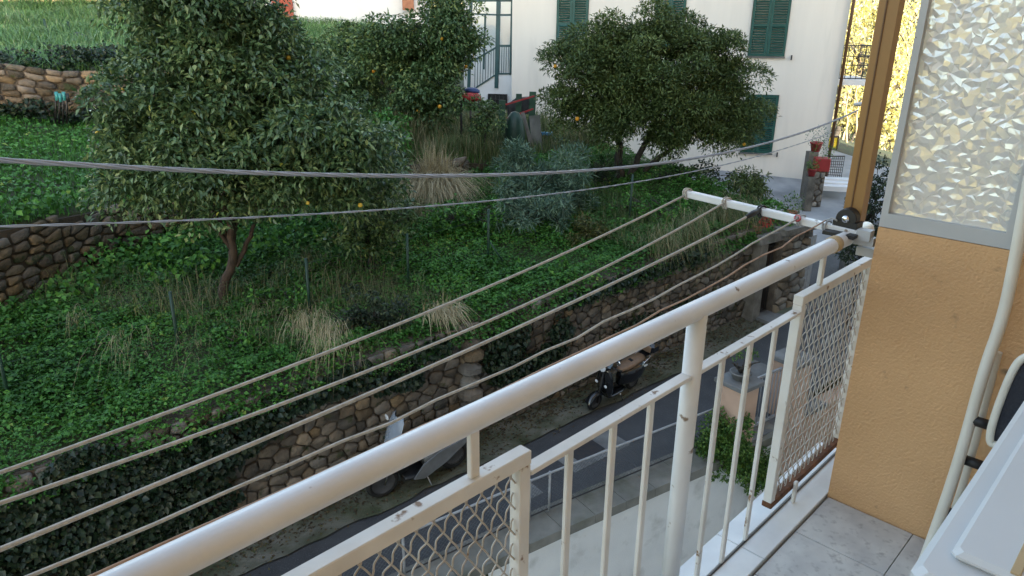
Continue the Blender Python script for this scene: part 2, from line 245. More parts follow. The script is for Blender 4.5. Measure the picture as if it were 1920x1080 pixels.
# ------------------------------------------------------------------ mesh helpers
ROOT = {}
def loc_of(o):
    v = Vector((0, 0, 0))
    while o is not None: v += o.location; o = o.parent
    return v
def thing(name, label, cat, loc, group=None):
    o = bpy.data.objects.new(name, None); o.empty_display_size = .2; COL.objects.link(o); o.location = Vector([float(x) for x in loc])
    return tag(o, label, cat, group)
def tag(o, label=None, cat=None, group=None, kind=None):
    if label: o['label'] = label
    if cat: o['category'] = cat
    if group: o['group'] = group
    if kind: o['kind'] = kind
    return o
def norm(v): v = np.asarray(v, float); return v/ (np.linalg.norm(v)+1e-12)
class MB:
    def __init__(s): s.v = []; s.f = []; s.sm = []
    def add(s, vs, fs, smooth=False):
        o = len(s.v); s.v += [tuple(float(c) for c in v) for v in vs]; s.f += [tuple(i+o for i in f) for f in fs]; s.sm += [smooth]*len(fs); return s
    def obox(s, c, ax, ay, az, sx, sy, sz):
        c = np.asarray(c, float); X = np.asarray(ax, float)*sx/2; Yv = np.asarray(ay, float)*sy/2; Zv = np.asarray(az, float)*sz/2
        vs = [c+i*X+j*Yv+k*Zv for k in (-1, 1) for j in (-1, 1) for i in (-1, 1)]
        return s.add(vs, [(0, 2, 3, 1), (4, 5, 7, 6), (0, 1, 5, 4), (2, 6, 7, 3), (0, 4, 6, 2), (1, 3, 7, 5)])
    def box(s, x0, x1, y0, y1, z0, z1): return s.obox(((x0+x1)/2, (y0+y1)/2, (z0+z1)/2), (1, 0, 0), (0, 1, 0), (0, 0, 1), abs(x1-x0), abs(y1-y0), abs(z1-z0))
    def bbox(s, c, ax, ay, az, sx, sy, sz, r):      # bevelled box: chamfer all long edges (octagon profile round z, plus top/bottom chamfer)
        c = np.asarray(c, float); ax = np.asarray(ax, float); ay = np.asarray(ay, float); az = np.asarray(az, float)
        def ring(ins, z): 
            hx, hy = sx/2-ins, sy/2-ins; rr = min(r, hx*.9, hy*.9)
            return [c+ax*x+ay*y+az*z for x, y in ((-hx+rr, -hy), (hx-rr, -hy), (hx, -hy+rr), (hx, hy-rr), (hx-rr, hy), (-hx+rr, hy), (-hx, hy-rr), (-hx, -hy+rr))]
        rings = [ring(r, -sz/2), ring(0, -sz/2+r), ring(0, sz/2-r), ring(r, sz/2)]
        vs = sum(rings, []); fs = [tuple(reversed(range(8))), tuple(range(24, 32))]
        for k in range(3):
            for i in range(8): j = (i+1) % 8; fs.append((k*8+i, k*8+j, k*8+8+j, k*8+8+i))
        return s.add(vs, fs)
    def tube(s, pts, r, n=8, cap=True, up=None):
        pts = [np.asarray(p, float) for p in pts]; m = len(pts); rs = r if hasattr(r, '__len__') else [r]*m
        vs = []; t0 = norm(pts[1]-pts[0]); a = np.asarray(up, float) if up is not None else (np.array([0, 0, 1.]) if abs(t0[2]) < .9 else np.array([1., 0, 0]))
        x = norm(np.cross(t0, a))
        for i, p in enumerate(pts):
            t = norm(pts[min(i+1, m-1)]-pts[max(i-1, 0)]); x = norm(x-t*(x@t)); y = np.cross(t, x)
            for k in range(n): th = 2*math.pi*k/n; vs.append(p+rs[i]*(x*math.cos(th)+y*math.sin(th)))
        fs = [(i*n+k, i*n+(k+1) % n, (i+1)*n+(k+1) % n, (i+1)*n+k) for i in range(m-1) for k in range(n)]
        s.add(vs, fs, True)
        if cap: o = [tuple(reversed(range(n))), tuple((m-1)*n+k for k in range(n))]; s.f += [tuple(i+len(s.v)-len(vs) for i in f) for f in o]; s.sm += [False, False]
        return s
    def lathe(s, c, prof, axis=(0, 0, 1), n=16, smooth=True):     # prof: list of (r, h) along axis
        ax = norm(axis); a = np.array([0, 0, 1.]) if abs(ax[2]) < .9 else np.array([1., 0, 0]); x = norm(np.cross(ax, a)); y = np.cross(ax, x); c = np.asarray(c, float)
        vs = [c+ax*h+r*(x*math.cos(2*math.pi*k/n)+y*math.sin(2*math.pi*k/n)) for r, h in prof for k in range(n)]
        m = len(prof); fs = [(i*n+k, i*n+(k+1) % n, (i+1)*n+(k+1) % n, (i+1)*n+k) for i in range(m-1) for k in range(n)]
        return s.add(vs, fs, smooth)
    def loft(s, secs, n=14, smooth=True, pw=2.5):                  # secs: (x, y, z, half_w(y), half_h(z)) along x
        vs = []
        for x, y, z, hw, hh in secs:
            for k in range(n):
                th = 2*math.pi*k/n; cth, sth = math.cos(th), math.sin(th)
                vs.append((x, y+hw*math.copysign(abs(cth)**(2/pw), cth), z+hh*math.copysign(abs(sth)**(2/pw), sth)))
        m = len(secs); fs = [(i*n+k, (i+1)*n+k, (i+1)*n+(k+1) % n, i*n+(k+1) % n) for i in range(m-1) for k in range(n)]
        fs += [tuple(range(n)), tuple(reversed(range((m-1)*n, m*n)))]
        return s.add(vs, fs, smooth)
    def sphere(s, c, r, n=10, m=6, sq=(1, 1, 1)):
        c = np.asarray(c, float); vs = [c+np.array([0, 0, -r*sq[2]])]
        for i in range(1, m):
            ph = -math.pi/2+math.pi*i/m
            for k in range(n): th = 2*math.pi*k/n; vs.append(c+r*np.array([math.cos(ph)*math.cos(th)*sq[0], math.cos(ph)*math.sin(th)*sq[1], math.sin(ph)*sq[2]]))
        vs.append(c+np.array([0, 0, r*sq[2]])); fs = [(0, 1+(k+1) % n, 1+k) for k in range(n)]
        for i in range(m-2):
            for k in range(n): fs.append((1+i*n+k, 1+i*n+(k+1) % n, 1+(i+1)*n+(k+1) % n, 1+(i+1)*n+k))
        L = len(vs)-1; fs += [(L, 1+(m-2)*n+k, 1+(m-2)*n+(k+1) % n) for k in range(n)]
        return s.add(vs, fs, True)
    def panel(s, q, th, nrm):                                      # polygon q extruded by th along nrm
        n = len(q); q = [np.asarray(p, float) for p in q]; d = np.asarray(nrm, float)*th
        return s.add(q+[p+d for p in q], [tuple(reversed(range(n))), tuple(range(n, 2*n))]+[(i, (i+1) % n, n+(i+1) % n, n+i) for i in range(n)])
    def build(s, name, m, parent=None, local=False, origin=None):
        V = np.array(s.v)
        if parent is not None:
            o0 = np.zeros(3) if local else np.array(loc_of(parent))
            org = np.zeros(3)
        else:
            o0 = np.array(origin, float) if origin is not None else np.array([(V[:, 0].min()+V[:, 0].max())/2, (V[:, 1].min()+V[:, 1].max())/2, V[:, 2].min()])
            org = o0
        me = bpy.data.meshes.new(name); me.from_pydata((V-o0).tolist(), [], s.f); me.polygons.foreach_set('use_smooth', s.sm)
        me.materials.append(MT[m] if isinstance(m, str) else m); me.update()
        import_fix(me)
        ob = bpy.data.objects.new(name, me); COL.objects.link(ob); ob.location = Vector(org.tolist())
        if parent is not None: ob.parent = parent
        return ob
def import_fix(me):
    import bmesh
    bm = bmesh.new(); bm.from_mesh(me); bmesh.ops.recalc_face_normals(bm, faces=bm.faces); bm.to_mesh(me); bm.free()
def npmesh(name, V, F, rnd, m, parent=None, origin=None, smooth=False):
    V = np.asarray(V, float); F = np.asarray(F, np.int32)
    if parent is not None: o0 = np.array(loc_of(parent)); org = np.zeros(3)
    else: o0 = np.array(origin, float) if origin is not None else np.zeros(3); org = o0
    me = bpy.data.meshes.new(name); nv, nf, k = len(V), len(F), F.shape[1]
    me.vertices.add(nv); me.vertices.foreach_set('co', (V-o0).astype(np.float32).ravel())
    me.loops.add(nf*k); me.loops.foreach_set('vertex_index', F.ravel())
    me.polygons.add(nf); me.polygons.foreach_set('loop_start', np.arange(0, nf*k, k, dtype=np.int32)); me.polygons.foreach_set('loop_total', np.full(nf, k, np.int32))
    me.update(calc_edges=True)
    if smooth: me.polygons.foreach_set('use_smooth', np.ones(nf, bool))
    if rnd is not None:
        at = me.attributes.new('rnd', 'FLOAT', 'POINT'); at.data.foreach_set('value', np.asarray(rnd, np.float32))
    me.materials.append(MT[m]); me.validate()
    ob = bpy.data.objects.new(name, me); COL.objects.link(ob); ob.location = Vector(org.tolist())
    if parent is not None: ob.parent = parent
    return ob
def nrm(A): return A/(np.linalg.norm(A, axis=1, keepdims=True)+1e-9)
def leaves(pos, d, up, L, W, fold=.22, droop=.12):
    n = len(pos); d = nrm(d); side = nrm(np.cross(d, up)); nor = nrm(np.cross(side, d)); L = L.reshape(-1, 1); W = W.reshape(-1, 1)
    v0 = pos; mid = pos+d*L*.45
    v1 = mid+side*W*.5+nor*W*fold; v3 = mid-side*W*.5+nor*W*fold; v2 = pos+d*L-nor*L*droop
    V = np.stack([v0, v1, v2, v3], 1).reshape(-1, 3)
    b = np.arange(n)*4; F = np.concatenate([np.stack([b, b+1, b+2], 1), np.stack([b, b+2, b+3], 1)])
    return V, F
def rdir(n): return nrm(RNG.normal(size=(n, 3)))
def blades(pos, h, w, lean, n_seg=2, curl=.5):
    n = len(pos); th = RNG.uniform(0, 2*math.pi, n); out = np.stack([np.cos(th), np.sin(th), np.zeros(n)], 1) if lean.ndim == 1 else nrm(lean+1e-6)
    ln = lean if lean.ndim == 1 else np.linalg.norm(lean, axis=1)
    side = np.stack([-out[:, 1], out[:, 0], np.zeros(n)], 1); h = h.reshape(-1, 1); w = w.reshape(-1, 1); ln = ln.reshape(-1, 1); up = np.array([[0, 0, 1.]])
    b0 = pos-side*w/2; b1 = pos+side*w/2
    mid = pos+up*h*.6+out*ln*h*.35; m0 = mid-side*w*.35; m1 = mid+side*w*.35
    tip = pos+up*h*(1-curl*np.minimum(ln, 1.6))+out*ln*h*1.0
    V = np.stack([b0, b1, m0, m1, tip], 1).reshape(-1, 3); b = np.arange(n)*5
    F = np.concatenate([np.stack([b, b+1, b+3], 1), np.stack([b, b+3, b+2], 1), np.stack([b+2, b+3, b+4], 1)])
    return V, F
def cov_per(cov, L, W): return cov*4*math.pi/(L*W*.5)
def clump_leaves(cs, rs, per, L, W, sq=.8, droopy=.35, hollow=False):
    P = []; D = []
    for c, r in zip(cs, rs):
        n = max(6, int(per*r*r)); d = rdir(n)
        if hollow: d[:, 2] = np.where((d[:, 2] < -.15) & (RNG.uniform(0, 1, n) < .7), -d[:, 2], d[:, 2])
        rad = r*(RNG.uniform(.62, 1.06, n) if hollow else RNG.uniform(.35, 1.08, n)**.6)
        p = np.asarray(c)+d*rad[:, None]*np.array([1, 1, sq]); P.append(p)
        dd = d*.55+RNG.normal(size=(n, 3))*.55; dd[:, 2] -= droopy; D.append(dd)
    P = np.concatenate(P); D = np.concatenate(D); n = len(P)
    up = nrm(RNG.normal(size=(n, 3))*.5+np.array([0, 0, 1.]))
    return leaves(P, D, up, L*RNG.uniform(.65, 1.25, n), W*RNG.uniform(.7, 1.2, n))
def per_leaf(nf_leaf, k): return np.repeat(RNG.uniform(0, 1, nf_leaf), k)

# ================================================================== SETTING: ground, road, gutter, drive
def build_ground():
    A = np.unique(np.concatenate([np.arange(-60, -14, 6), np.arange(-14, 34, .5), np.arange(-5, 3.6, .1), np.arange(34, 150, 6), [12.95, 13.05, 13.12, 13.2], [9.6, 12]]))
    Bv = np.unique(np.concatenate([np.arange(-120, -6, 10), np.arange(-6, 5.5, 1), [5.85, 5.87], np.arange(6.2, 8.2, .4), [8.32, 8.34], np.arange(8.6, 30, .15), np.arange(9.8, 14, .06), np.arange(30, 60, 2), np.arange(60, 180, 8), [19.42, 19.5]]))
    Ag, Bg = np.meshgrid(A, Bv, indexing='ij'); Zg = terrain(Ag.ravel(), Bg.ravel())
    V = EE[None, :]*Ag.ravel()[:, None]+BB[None, :]*Bg.ravel()[:, None]; V[:, 2] = Zg
    nb = len(Bv); i, j = np.meshgrid(np.arange(len(A)-1), np.arange(nb-1), indexing='ij'); k = (i*nb+j).ravel()
    F = np.stack([k, k+nb, k+nb+1, k+1], 1)
    o = npmesh('ground', V, F, None, 'ground'); tag(o, kind='structure')
build_ground()
FA = [1.0, 2.0, 4.8, 7.1, 8.0, 9.0]; FB = [6.42, 6.35, 6.13, 5.86, 5.74, 5.66]
def fence_b(a): return float(np.interp(a, FA, FB))
def strip(name, m, As, b0f, b1f, dz, nb=4, kind='structure', zf=None, th=0):
    vs = []; fs = []; n = nb+1
    for a in As:
        b0, b1 = b0f(a), b1f(a)
        for j in range(n):
            b = b0+(b1-b0)*j/nb; z = (zf(a, b) if zf else float(S(a)))+dz; vs.append(ab(a, b, z))
    for i in range(len(As)-1):
        for j in range(nb): fs.append((i*n+j, (i+1)*n+j, (i+1)*n+j+1, i*n+j+1))
    mb = MB().add(vs, fs, True); o = mb.build(name, m, origin=vs[len(vs)//2]); tag(o, kind=kind); return o
rj = random.Random(3)
edge = {}
def road_edge(a):
    k = round(a, 2)
    if k not in edge: edge[k] = 7.56 + rj.uniform(-.04, .04)
    return edge[k]
AR = list(np.arange(-6, 13.01, .25))
strip('road', 'asphalt', AR, lambda a: fence_b(a)+.05, road_edge, .012)
AR2 = list(np.arange(13, 23.01, .5))
strip('road', 'asphalt', AR2, lambda a: 3.2, lambda a: float(np.interp(a, [13, 14, 18, 23], [8.2, 9.0, 9.6, 9.6])), .012, nb=24, zf=lambda a, b: float(terrain(np.array([a]), np.array([b]))[0]) if b > 5.9 else float(S(a)))
strip('driveway', 'drive', list(np.arange(13.9, 24.01, .4)), lambda a: float(np.interp(a, [13, 14, 18, 23], [8.2, 9.0, 9.6, 9.6]))+.02, lambda a: 14.6, .012, nb=14, zf=lambda a, b: float(terrain(np.array([a]), np.array([b]))[0]))
gz = {}
def gutter_z(a, b): return float(S(a))+.05*max(0, (b-7.3)) + .03*math.sin(a*2.1)*math.sin(b*5)
strip('gutter_pavement', 'gutter', AR, lambda a: road_edge(a)-.03, lambda a: 8.32, .03, nb=5, zf=gutter_z)
# concrete patch with a manhole in the road
mp = MB(); c = ab(6.42, 6.86, float(S(6.42))+.016)
ex = norm(EE+np.array([0, 0, .07])); ey = BB; ez = np.cross(ex, ey)
mp.obox(c, ex, ey, ez, 1.1, .66, .012)
patch = mp.build('concrete_patch', 'pale_concrete'); tag(patch, kind='structure')
cv = MB().obox(c+ez*.010-ex*.08, ex, ey, ez, .5, .34, .012).build('manhole_cover', 'iron'); tag(cv, 'dark square manhole cover set in the pale road patch', 'manhole cover')
mp2 = MB().obox(ab(10.1, 6.75, float(S(10.1))+.016), ex, ey, ez, .9, .5, .012); tag(mp2.build('concrete_patch', 'pale_concrete'), kind='structure')
mp3 = MB().obox(ab(5.0, 6.6, float(S(5.0))+.015), ex, ey, ez, .5, .25, .01); tag(mp3.build('concrete_patch', 'pale_concrete'), kind='structure')

# ================================================================== rubble walls
def clip_poly(poly, mx, my, nx, ny):
    out = []; n = len(poly)
    for i in range(n):
        p, q = poly[i], poly[(i+1) % n]; dp = (p[0]-mx)*nx+(p[1]-my)*ny; dq = (q[0]-mx)*nx+(q[1]-my)*ny
        if dp <= 0: out.append(p)
        if (dp < 0 < dq) or (dq < 0 < dp): t = dp/(dp-dq); out.append((p[0]+(q[0]-p[0])*t, p[1]+(q[1]-p[1])*t))
    return out
def rubble_cells(s0, s1, h1, cw, ch, rng, jit=.42):
    sites = []; nr = max(2, int(h1/ch))
    for r in range(nr):
        s = s0+rng.uniform(0, cw)
        while s < s1: sites.append((s, (r+.5+rng.uniform(-jit, jit)*.7)*h1/nr)); s += cw*rng.uniform(.6, 1.5)
    pts = np.array(sites); sc = cw/ch*.85; cells = []
    for i, (sx, sy) in enumerate(sites):
        poly = [(max(s0, sx-cw*1.6), 0), (min(s1, sx+cw*1.6), 0), (min(s1, sx+cw*1.6), h1), (max(s0, sx-cw*1.6), h1)]
        d = np.hypot(pts[:, 0]-sx, (pts[:, 1]-sy)*sc)
        for j in np.argsort(d)[1:18]:
            qx, qy = sites[j]; nx, ny = qx-sx, (qy-sy)*sc*sc
            poly = clip_poly(poly, (sx+qx)/2, (sy+qy)/2, nx, ny)
            if len(poly) < 3: break
        if len(poly) >= 3: cells.append(poly)
    return cells
def stone_mesh(poly, pos, joint, depth, rng, round_=1):
    P = np.array(poly); c = P.mean(0)
    area = .5*abs(sum(P[i][0]*P[(i+1) % len(P)][1]-P[(i+1) % len(P)][0]*P[i][1] for i in range(len(P))))
    if area < .004: return None
    for _ in range(round_):
        Q = []
        for i in range(len(P)):
            a, b = P[i], P[(i+1) % len(P)]; Q += [a*.88+b*.12, a*.12+b*.88]
        P = np.array(Q)
    keep = [P[0]]
    for q in P[1:]:
        if np.hypot(*(q-keep[-1])) > .018: keep.append(q)
    P = np.array(keep)
    if len(P) < 4: return None
    sz = math.sqrt(area); k0 = max(.5, 1-joint/sz*1.6); out = rng.uniform(.2, 1.0)*depth
    tilt = (rng.uniform(-.12, .12), rng.uniform(-.12, .12)); n = len(P); vs = []
    for k, d in ((k0, -.05), (k0*.985, out*.55), (k0*.90, out*.95)):
        for p in P:
            q = c+(p-c)*k*rng.uniform(.975, 1.025); vs.append(pos(q[0], q[1], d+(q[0]-c[0])*tilt[0]+(q[1]-c[1])*tilt[1]))
    vs.append(pos(c[0], c[1], out*rng.uniform(.85, 1.15)))
    fs = []
    for r in range(2):
        for i in range(n): j = (i+1) % n; fs.append((r*n+i, r*n+j, r*n+n+j, r*n+n+i))
    for i in range(n): fs.append((2*n+i, 2*n+(i+1) % n, 3*n))
    return vs, fs, pos(c[0], c[1], 0), area
def rubble_wall(root, cells, pos, mats, rng, joint=.022, depth=.06, limit=300, hide=None, rest_label=True):
    items = []
    for poly in cells:
        r = stone_mesh(poly, pos, joint, depth, rng)
        if r is None: continue
        c = np.mean(np.array(poly), 0); dist = np.linalg.norm(r[2]); w = r[3]/dist**2
        if hide is not None and hide(c[0], c[1]): w *= .05
        items.append((w, r))
    items.sort(key=lambda t: -t[0]); base = np.array(loc_of(root)); rest = MB()
    for i, (w, (vs, fs, cen, ar)) in enumerate(items):
        if i < limit:
            me = bpy.data.meshes.new('stone'); me.from_pydata([tuple(np.asarray(v)-cen) for v in vs], [], fs)
            me.polygons.foreach_set('use_smooth', [True]*len(fs)); me.materials.append(MT[rng.choice(mats)]); import_fix(me)
            o = bpy.data.objects.new('stone', me); COL.objects.link(o); o.parent = root; o.location = Vector((cen-base).tolist())
        else: rest.add(vs, fs, True)
    if rest.v: o = rest.build('stone_rubble', mats[0], root); tag(o, kind='stuff')
def wall_backing(root, s0, s1, hf, pos, d, name='mortar_core', m='mortar', n=60, thick=.25):
    vs = []; fs = []; rg = random.Random(5)
    for i in range(n+1):
        s = s0+(s1-s0)*i/n; h = hf(s)
        vs += [pos(s, -.3, d), pos(s, h*.5, d+rg.uniform(-.01, .01)), pos(s, h, d), pos(s, h, d-thick), pos(s, -.3, d-thick)]
    for i in range(n):
        for j in range(4): fs.append((i*5+j, (i+1)*5+j, (i+1)*5+j+1, i*5+j+1))
    fs += [(0, 1, 2, 3, 4), tuple(reversed([n*5+k for k in range(5)]))]
    return MB().add(vs, fs).build(name, m, root)
rw = random.Random(21)
# --- street retaining wall
w1 = thing('retaining_wall', 'long brown rubble stone retaining wall along the street behind the scooters', 'stone wall', ab(6, 8.25, float(S(6))))
def pos1(s, h, d): return ab(s, 8.25-d - .06*h*.5, float(S(s))+h)
W1H = 1.98
IVY1 = [(-2.5, 1.0, 2.2, 1.4, 1), (-.4, 1.2, 1.3, .9, 1), (.7, 1.2, .8, .7, 1), (1.2, .75, .4, .4, .8), (1.75, 1.55, .5, .35, .9), (2.5, 1.78, .55, .18, .9), (3.2, 1.78, .6, .2, .9), (2.7, .25, .3, .14, .6), (3.75, .5, .16, .2, .6), (4.0, 1.55, .35, .2, .8), (4.45, 1.82, .4, .14, .7), (5.75, 1.3, .40, .55, .9), (6.3, .95, .5, .32, .8), (6.85, 1.25, .2, .42, .8), (7.3, 1.85, .6, .12, 1), (7.6, .6, .45, .22, .7), (8.4, 1.86, .8, .13, 1), (8.6, .98, .6, .13, .7), (9.8, 1.88, .8, .12, 1), (9.9, 1.0, .4, .10, .6), (-3.5, 1.6, 3, .6, 1)]
def ivy_mask(s, h, pad=.75):
    return any(((s-a)/ra)**2+((h-c)/rh)**2 < pad for a, c, ra, rh, d in IVY1)
wall_backing(w1, -6, 11.75, lambda s: W1H, pos1, -.02)
cells = rubble_cells(-6, .6, W1H, .27, .20, rw)+rubble_cells(.6, 7.8, W1H, .205, .150, rw)+rubble_cells(7.8, 11.75, W1H, .185, .125, rw)
rubble_wall(w1, cells, pos1, ['stone_brown', 'stone_brown', 'stone_brown', 'stone_tan'], rw, joint=.013, depth=.05, hide=lambda s, h: ivy_mask(s, h) or s < .2)
# buttress pillar in the wall
for k in range(7):
    w = .34*(1+rw.uniform(-.15, .15)); th_ = rw.uniform(-.12, .12); e_ = norm(EE*math.cos(th_)+BB*math.sin(th_)); z_ = norm(ZZ+EE*rw.uniform(-.07, .07)); x_ = norm(e_-z_*(e_@z_))
    MB().bbox(ab(5.15+rw.uniform(-.035, .035), 8.16+rw.uniform(-.03, .03), float(S(5.15))+.42+k*.215), x_, np.cross(z_, x_), z_, w, .32, .225, .07).build('buttress_stone', rw.choice(['stone_brown', 'stone_grey', 'stone_umber']), w1)
# plastered door post, iron gate, end pillar
def wbox(a0, a1, b0, b1, z0, z1, mb=None): 
    mb = mb or MB(); return mb.obox(ab((a0+a1)/2, (b0+b1)/2, (z0+z1)/2), EE, BB, ZZ, a1-a0, b1-b0, z1-z0)
gp = thing('gate_pillar', 'rough stone pillar with flat coping beside the dark iron gate', 'gate pillar', ab(12.85, 8.2, float(S(12.8))))
def posP(s, h, d): return ab(12.4+s, 7.93-d, float(S(12.8))+h)
def posQ(s, h, d): return ab(13.32+d, 7.95+s, float(S(12.8))+h)
wbox(12.42, 13.3, 7.95, 8.7, float(S(12.8))-.3, -3.78).build('core', 'mortar', gp)
rubble_wall(gp, rubble_cells(0, .95, 1.72, .26, .17, rw), posP, ['stone_grey', 'stone_tan'], rw, depth=.04)
rubble_wall(gp, rubble_cells(0, .75, 1.72, .26, .17, rw), posQ, ['stone_grey'], rw, depth=.04)
wbox(12.3, 13.42, 7.82, 8.8, -3.78, -3.66).build('coping', 'stone_grey', gp)
dp = thing('door_post', 'grey plastered door post ending the long stone wall', 'door post', ab(11.85, 8.2, float(S(11.9))))
wbox(11.75, 11.98, 7.98, 8.5, float(S(11.9))-.3, -3.9).build('plaster', 'old_plaster', dp)
wbox(11.70, 12.44, 7.96, 8.52, -3.9, -3.72).build('lintel', 'stone_grey', dp)
ig = thing('iron_gate', 'dark barred iron gate in the stone wall doorway', 'gate', ab(12.2, 8.15, float(S(12.2))))
wbox(12.0, 12.4, 8.3, 8.33, float(S(12.2)), -3.95).build('doorway_shade_sheet', 'dark_void', ig)  # dark sheet painting the shade of the doorway behind the bars
for k in range(6): MB().tube([ab(12.03+k*.066, 8.12, float(S(12.2))+.08), ab(12.03+k*.066, 8.12, -3.98)], .010, 6).build('bar', 'iron', ig)
for z in (.1, .85, 1.5): wbox(12.0, 12.4, 8.105, 8.135, float(S(12.2))+z, float(S(12.2))+z+.03).build('crossbar', 'iron', ig)
wbox(11.9, 12.5, 7.6, 8.3, float(S(12.2))+.0, float(S(12.2))+.1).build('doorstep', 'pale_concrete', ig)
bg = thing('metal_gate', 'pale blue grey sheet metal gate beyond the stone pillar', 'gate', ab(13.7, 8.35, float(S(13.7))))
for k in range(5): wbox(13.45+k*.15, 13.45+k*.15+.14, 8.3, 8.33, float(S(13.7))+.08, float(S(13.7))+1.3).build('board', 'steel_grey', bg)
for z in (.3, 1.1): wbox(13.44, 14.2, 8.335, 8.36, float(S(13.7))+z, float(S(13.7))+z+.05).build('rail', 'steel_grey', bg)

# --- terrace wall in the garden (bends), third terrace wall
w2 = thing('terrace_wall', 'low dark mossy stone terrace wall behind the big orange tree', 'stone wall', ab(0, 12.2, -4))
def pos2(s, h, d):
    b0 = float(wall2_b(s)); g = float(garden(s, b0-.02)); t = norm([1, float(wall2_b(s+.05)-wall2_b(s-.05))/.1]); return ab(s+t[1]*d, b0-t[0]*d, g+h)
wall_backing(w2, -4, 9.4, lambda s: float(wall2_h(s)), pos2, -.02, n=80, m='soil', thick=.15)
cells = []
for s0, s1 in ((-4, -2), (-2, -.4), (-.4, .6), (.6, 1.6), (1.6, 3.4), (3.4, 5.4), (5.4, 8.6)):
    cells += rubble_cells(s0, s1, float(wall2_h((s0+s1)/2))*.98, .24, .14, rw, .45)
rubble_wall(w2, cells, pos2, ['stone_dark', 'stone_umber', 'stone_umber'], rw, joint=.022, depth=.05, limit=300)
w3 = thing('terrace_wall', 'tan dry stone wall with black pipes at the far left of the upper terrace', 'stone wall', ab(0, 19.4, -2.2))
def pos3(s, h, d): return ab(s, 19.38-d, float(terrain(np.array([s]), np.array([19.35]))[0])+h)
wall_backing(w3, -6, 5, lambda s: 1.12, pos3, -.02)
rubble_wall(w3, rubble_cells(-4, 4.4, 1.15, .32, .135, rw, .36), pos3, ['stone_umber', 'stone_umber', 'stone_dark', 'stone_tan'], rw, joint=.02, depth=.07)
w4 = thing('ruined_wall', 'short pale grey block wall among the shrubs right of the big orange tree', 'stone wall', atY(555, 150, 19))
c4 = atY(553, 172, 19)
def pos4(s, h, d): return c4+np.array([1, .15, 0])*s+np.array([.1, -1, 0])*d+ZZ*h
wall_backing(w4, -.7, .7, lambda s: .95, pos4, -.02, m='concrete')
rubble_wall(w4, rubble_cells(-.7, .7, .95, .34, .19, rw, .15), pos4, ['stone_grey'], rw, depth=.03)

# ================================================================== street side: coping wall with mesh fence, pillars, gate
rwll = thing('rendered_wall', 'pale rendered wall with grey concrete coping below the roadside fence', 'wall', ab(5, 5.8, -8.8))
As = list(np.arange(-2, 9.01, .5))
vs = []; fs = []
for a in As:
    b = fence_b(a); z = float(S(a))
    vs += [ab(a, b-.33, -8.8), ab(a, b-.33, z-.12), ab(a, b+.1, z-.12), ab(a, b+.1, -8.8)]
for i in range(len(As)-1):
    for j in range(3): fs.append((i*4+j, (i+1)*4+j, (i+1)*4+j+1, i*4+j+1))
MB().add(vs, fs+[(0, 1, 2, 3), tuple(reversed([len(vs)-4+k for k in range(4)]))]).build('wall_face', 'render_wall', rwll)
for i in range(len(As)-1):
    a0, a1 = As[i]+.004, As[i+1]-.004; q = []
    for a in (a0, a1):
        b = fence_b(a); z = float(S(a)); q.append([ab(a, b-.37, z-.12), ab(a, b-.37, z+.02), ab(a, b+.12, z+.05), ab(a, b+.12, z-.12)])
    MB().add(q[0]+q[1], [(0, 1, 2, 3), (7, 6, 5, 4)]+[(k, 4+k, 4+(k+1) % 4, (k+1) % 4) for k in range(4)]).build('coping_stone', 'concrete', rwll)
fn = thing('mesh_fence', 'low grey wire mesh fence along the near edge of the road', 'fence', ab(5, 6.1, float(S(5))))
for a in (-.2, 1.3, 3.0, 4.75, 5.05, 6.6, 7.9):
    b = fence_b(a); z = float(S(a)); MB().tube([ab(a, b, z+.02), ab(a, b, z+.66)], .018, 7).build('post', 'steel_grey', fn)
MB().tube([ab(a, fence_b(a), float(S(a))+.64) for a in np.arange(-1, 8.01, .5)], .016, 7).build('top_rail', 'steel_grey', fn)
MB().tube([ab(a, fence_b(a), float(S(a))+.09) for a in np.arange(-1, 8.01, .5)], .010, 6).build('bottom_rail', 'iron', fn)
wm = MB()
def fp(a, h): return ab(a, fence_b(a), float(S(a))+.09+h)
for sgn in (1, -1):
    for a0 in np.arange(-1.5, 8.5, .06):
        p, q = a0, a0+sgn*.55; 
        if -1 < min(p, q) and max(p, q) < 8.0: wm.tube([fp(p, 0), fp(q, .55)], .0022, 3, cap=False)
tag(wm.build('wire_netting', 'net_wire', fn), kind='stuff')

def pillar(a, b, z0, z1, w, label, capw=.12):
    r = thing('gate_pillar', label, 'gate pillar', ab(a, b, z0), 'peach pillars by the driveway gate')
    wbox(a-w/2, a+w/2, b-w/2, b+w/2, z0, z1-.06).build('shaft', 'peach', r)
    MB().bbox(ab(a, b, z1-.02), EE, BB, ZZ, w+capw, w+capw, .075, .012).build('cap', 'pale_concrete', r); return r
PB = 5.6
pA = onplane(1388, 712, BB, PB); pC = onplane(1490, 668, BB, PB)
pillar(8.15, PB, -6.2, pA[2], .40, 'peach gate pillar with a bare little tree in a pot on its cap')
pillar(pC@EE-.02, PB, -6.2, pC[2], .42, 'peach gate pillar seen through the crimped mesh panel')
lw = thing('garden_parapet', 'peach low wall with white coping under the small iron gate', 'wall', ab(8.9, PB, -6.4))
wbox(8.0, 12, PB-.15, PB+.12, -8.8, -5.82).build('wall_face', 'peach', lw)
for k in range(5): wbox(8.36+k*.4, 8.36+k*.4+.395, PB-.2, PB+.16, -5.82, -5.75).build('coping_stone', 'pale_concrete', lw)
sg = thing('small_gate', 'small grey barred gate between the two peach pillars', 'gate', ab(8.8, PB, -5.75))
a0, a1 = 8.42, float(pC@EE)-.3; zt = pA[2]-.12
for z in (-5.7, zt): wbox(a0, a1, PB-.015, PB+.015, z, z+.035).build('rail', 'steel_grey', sg)
n = 9
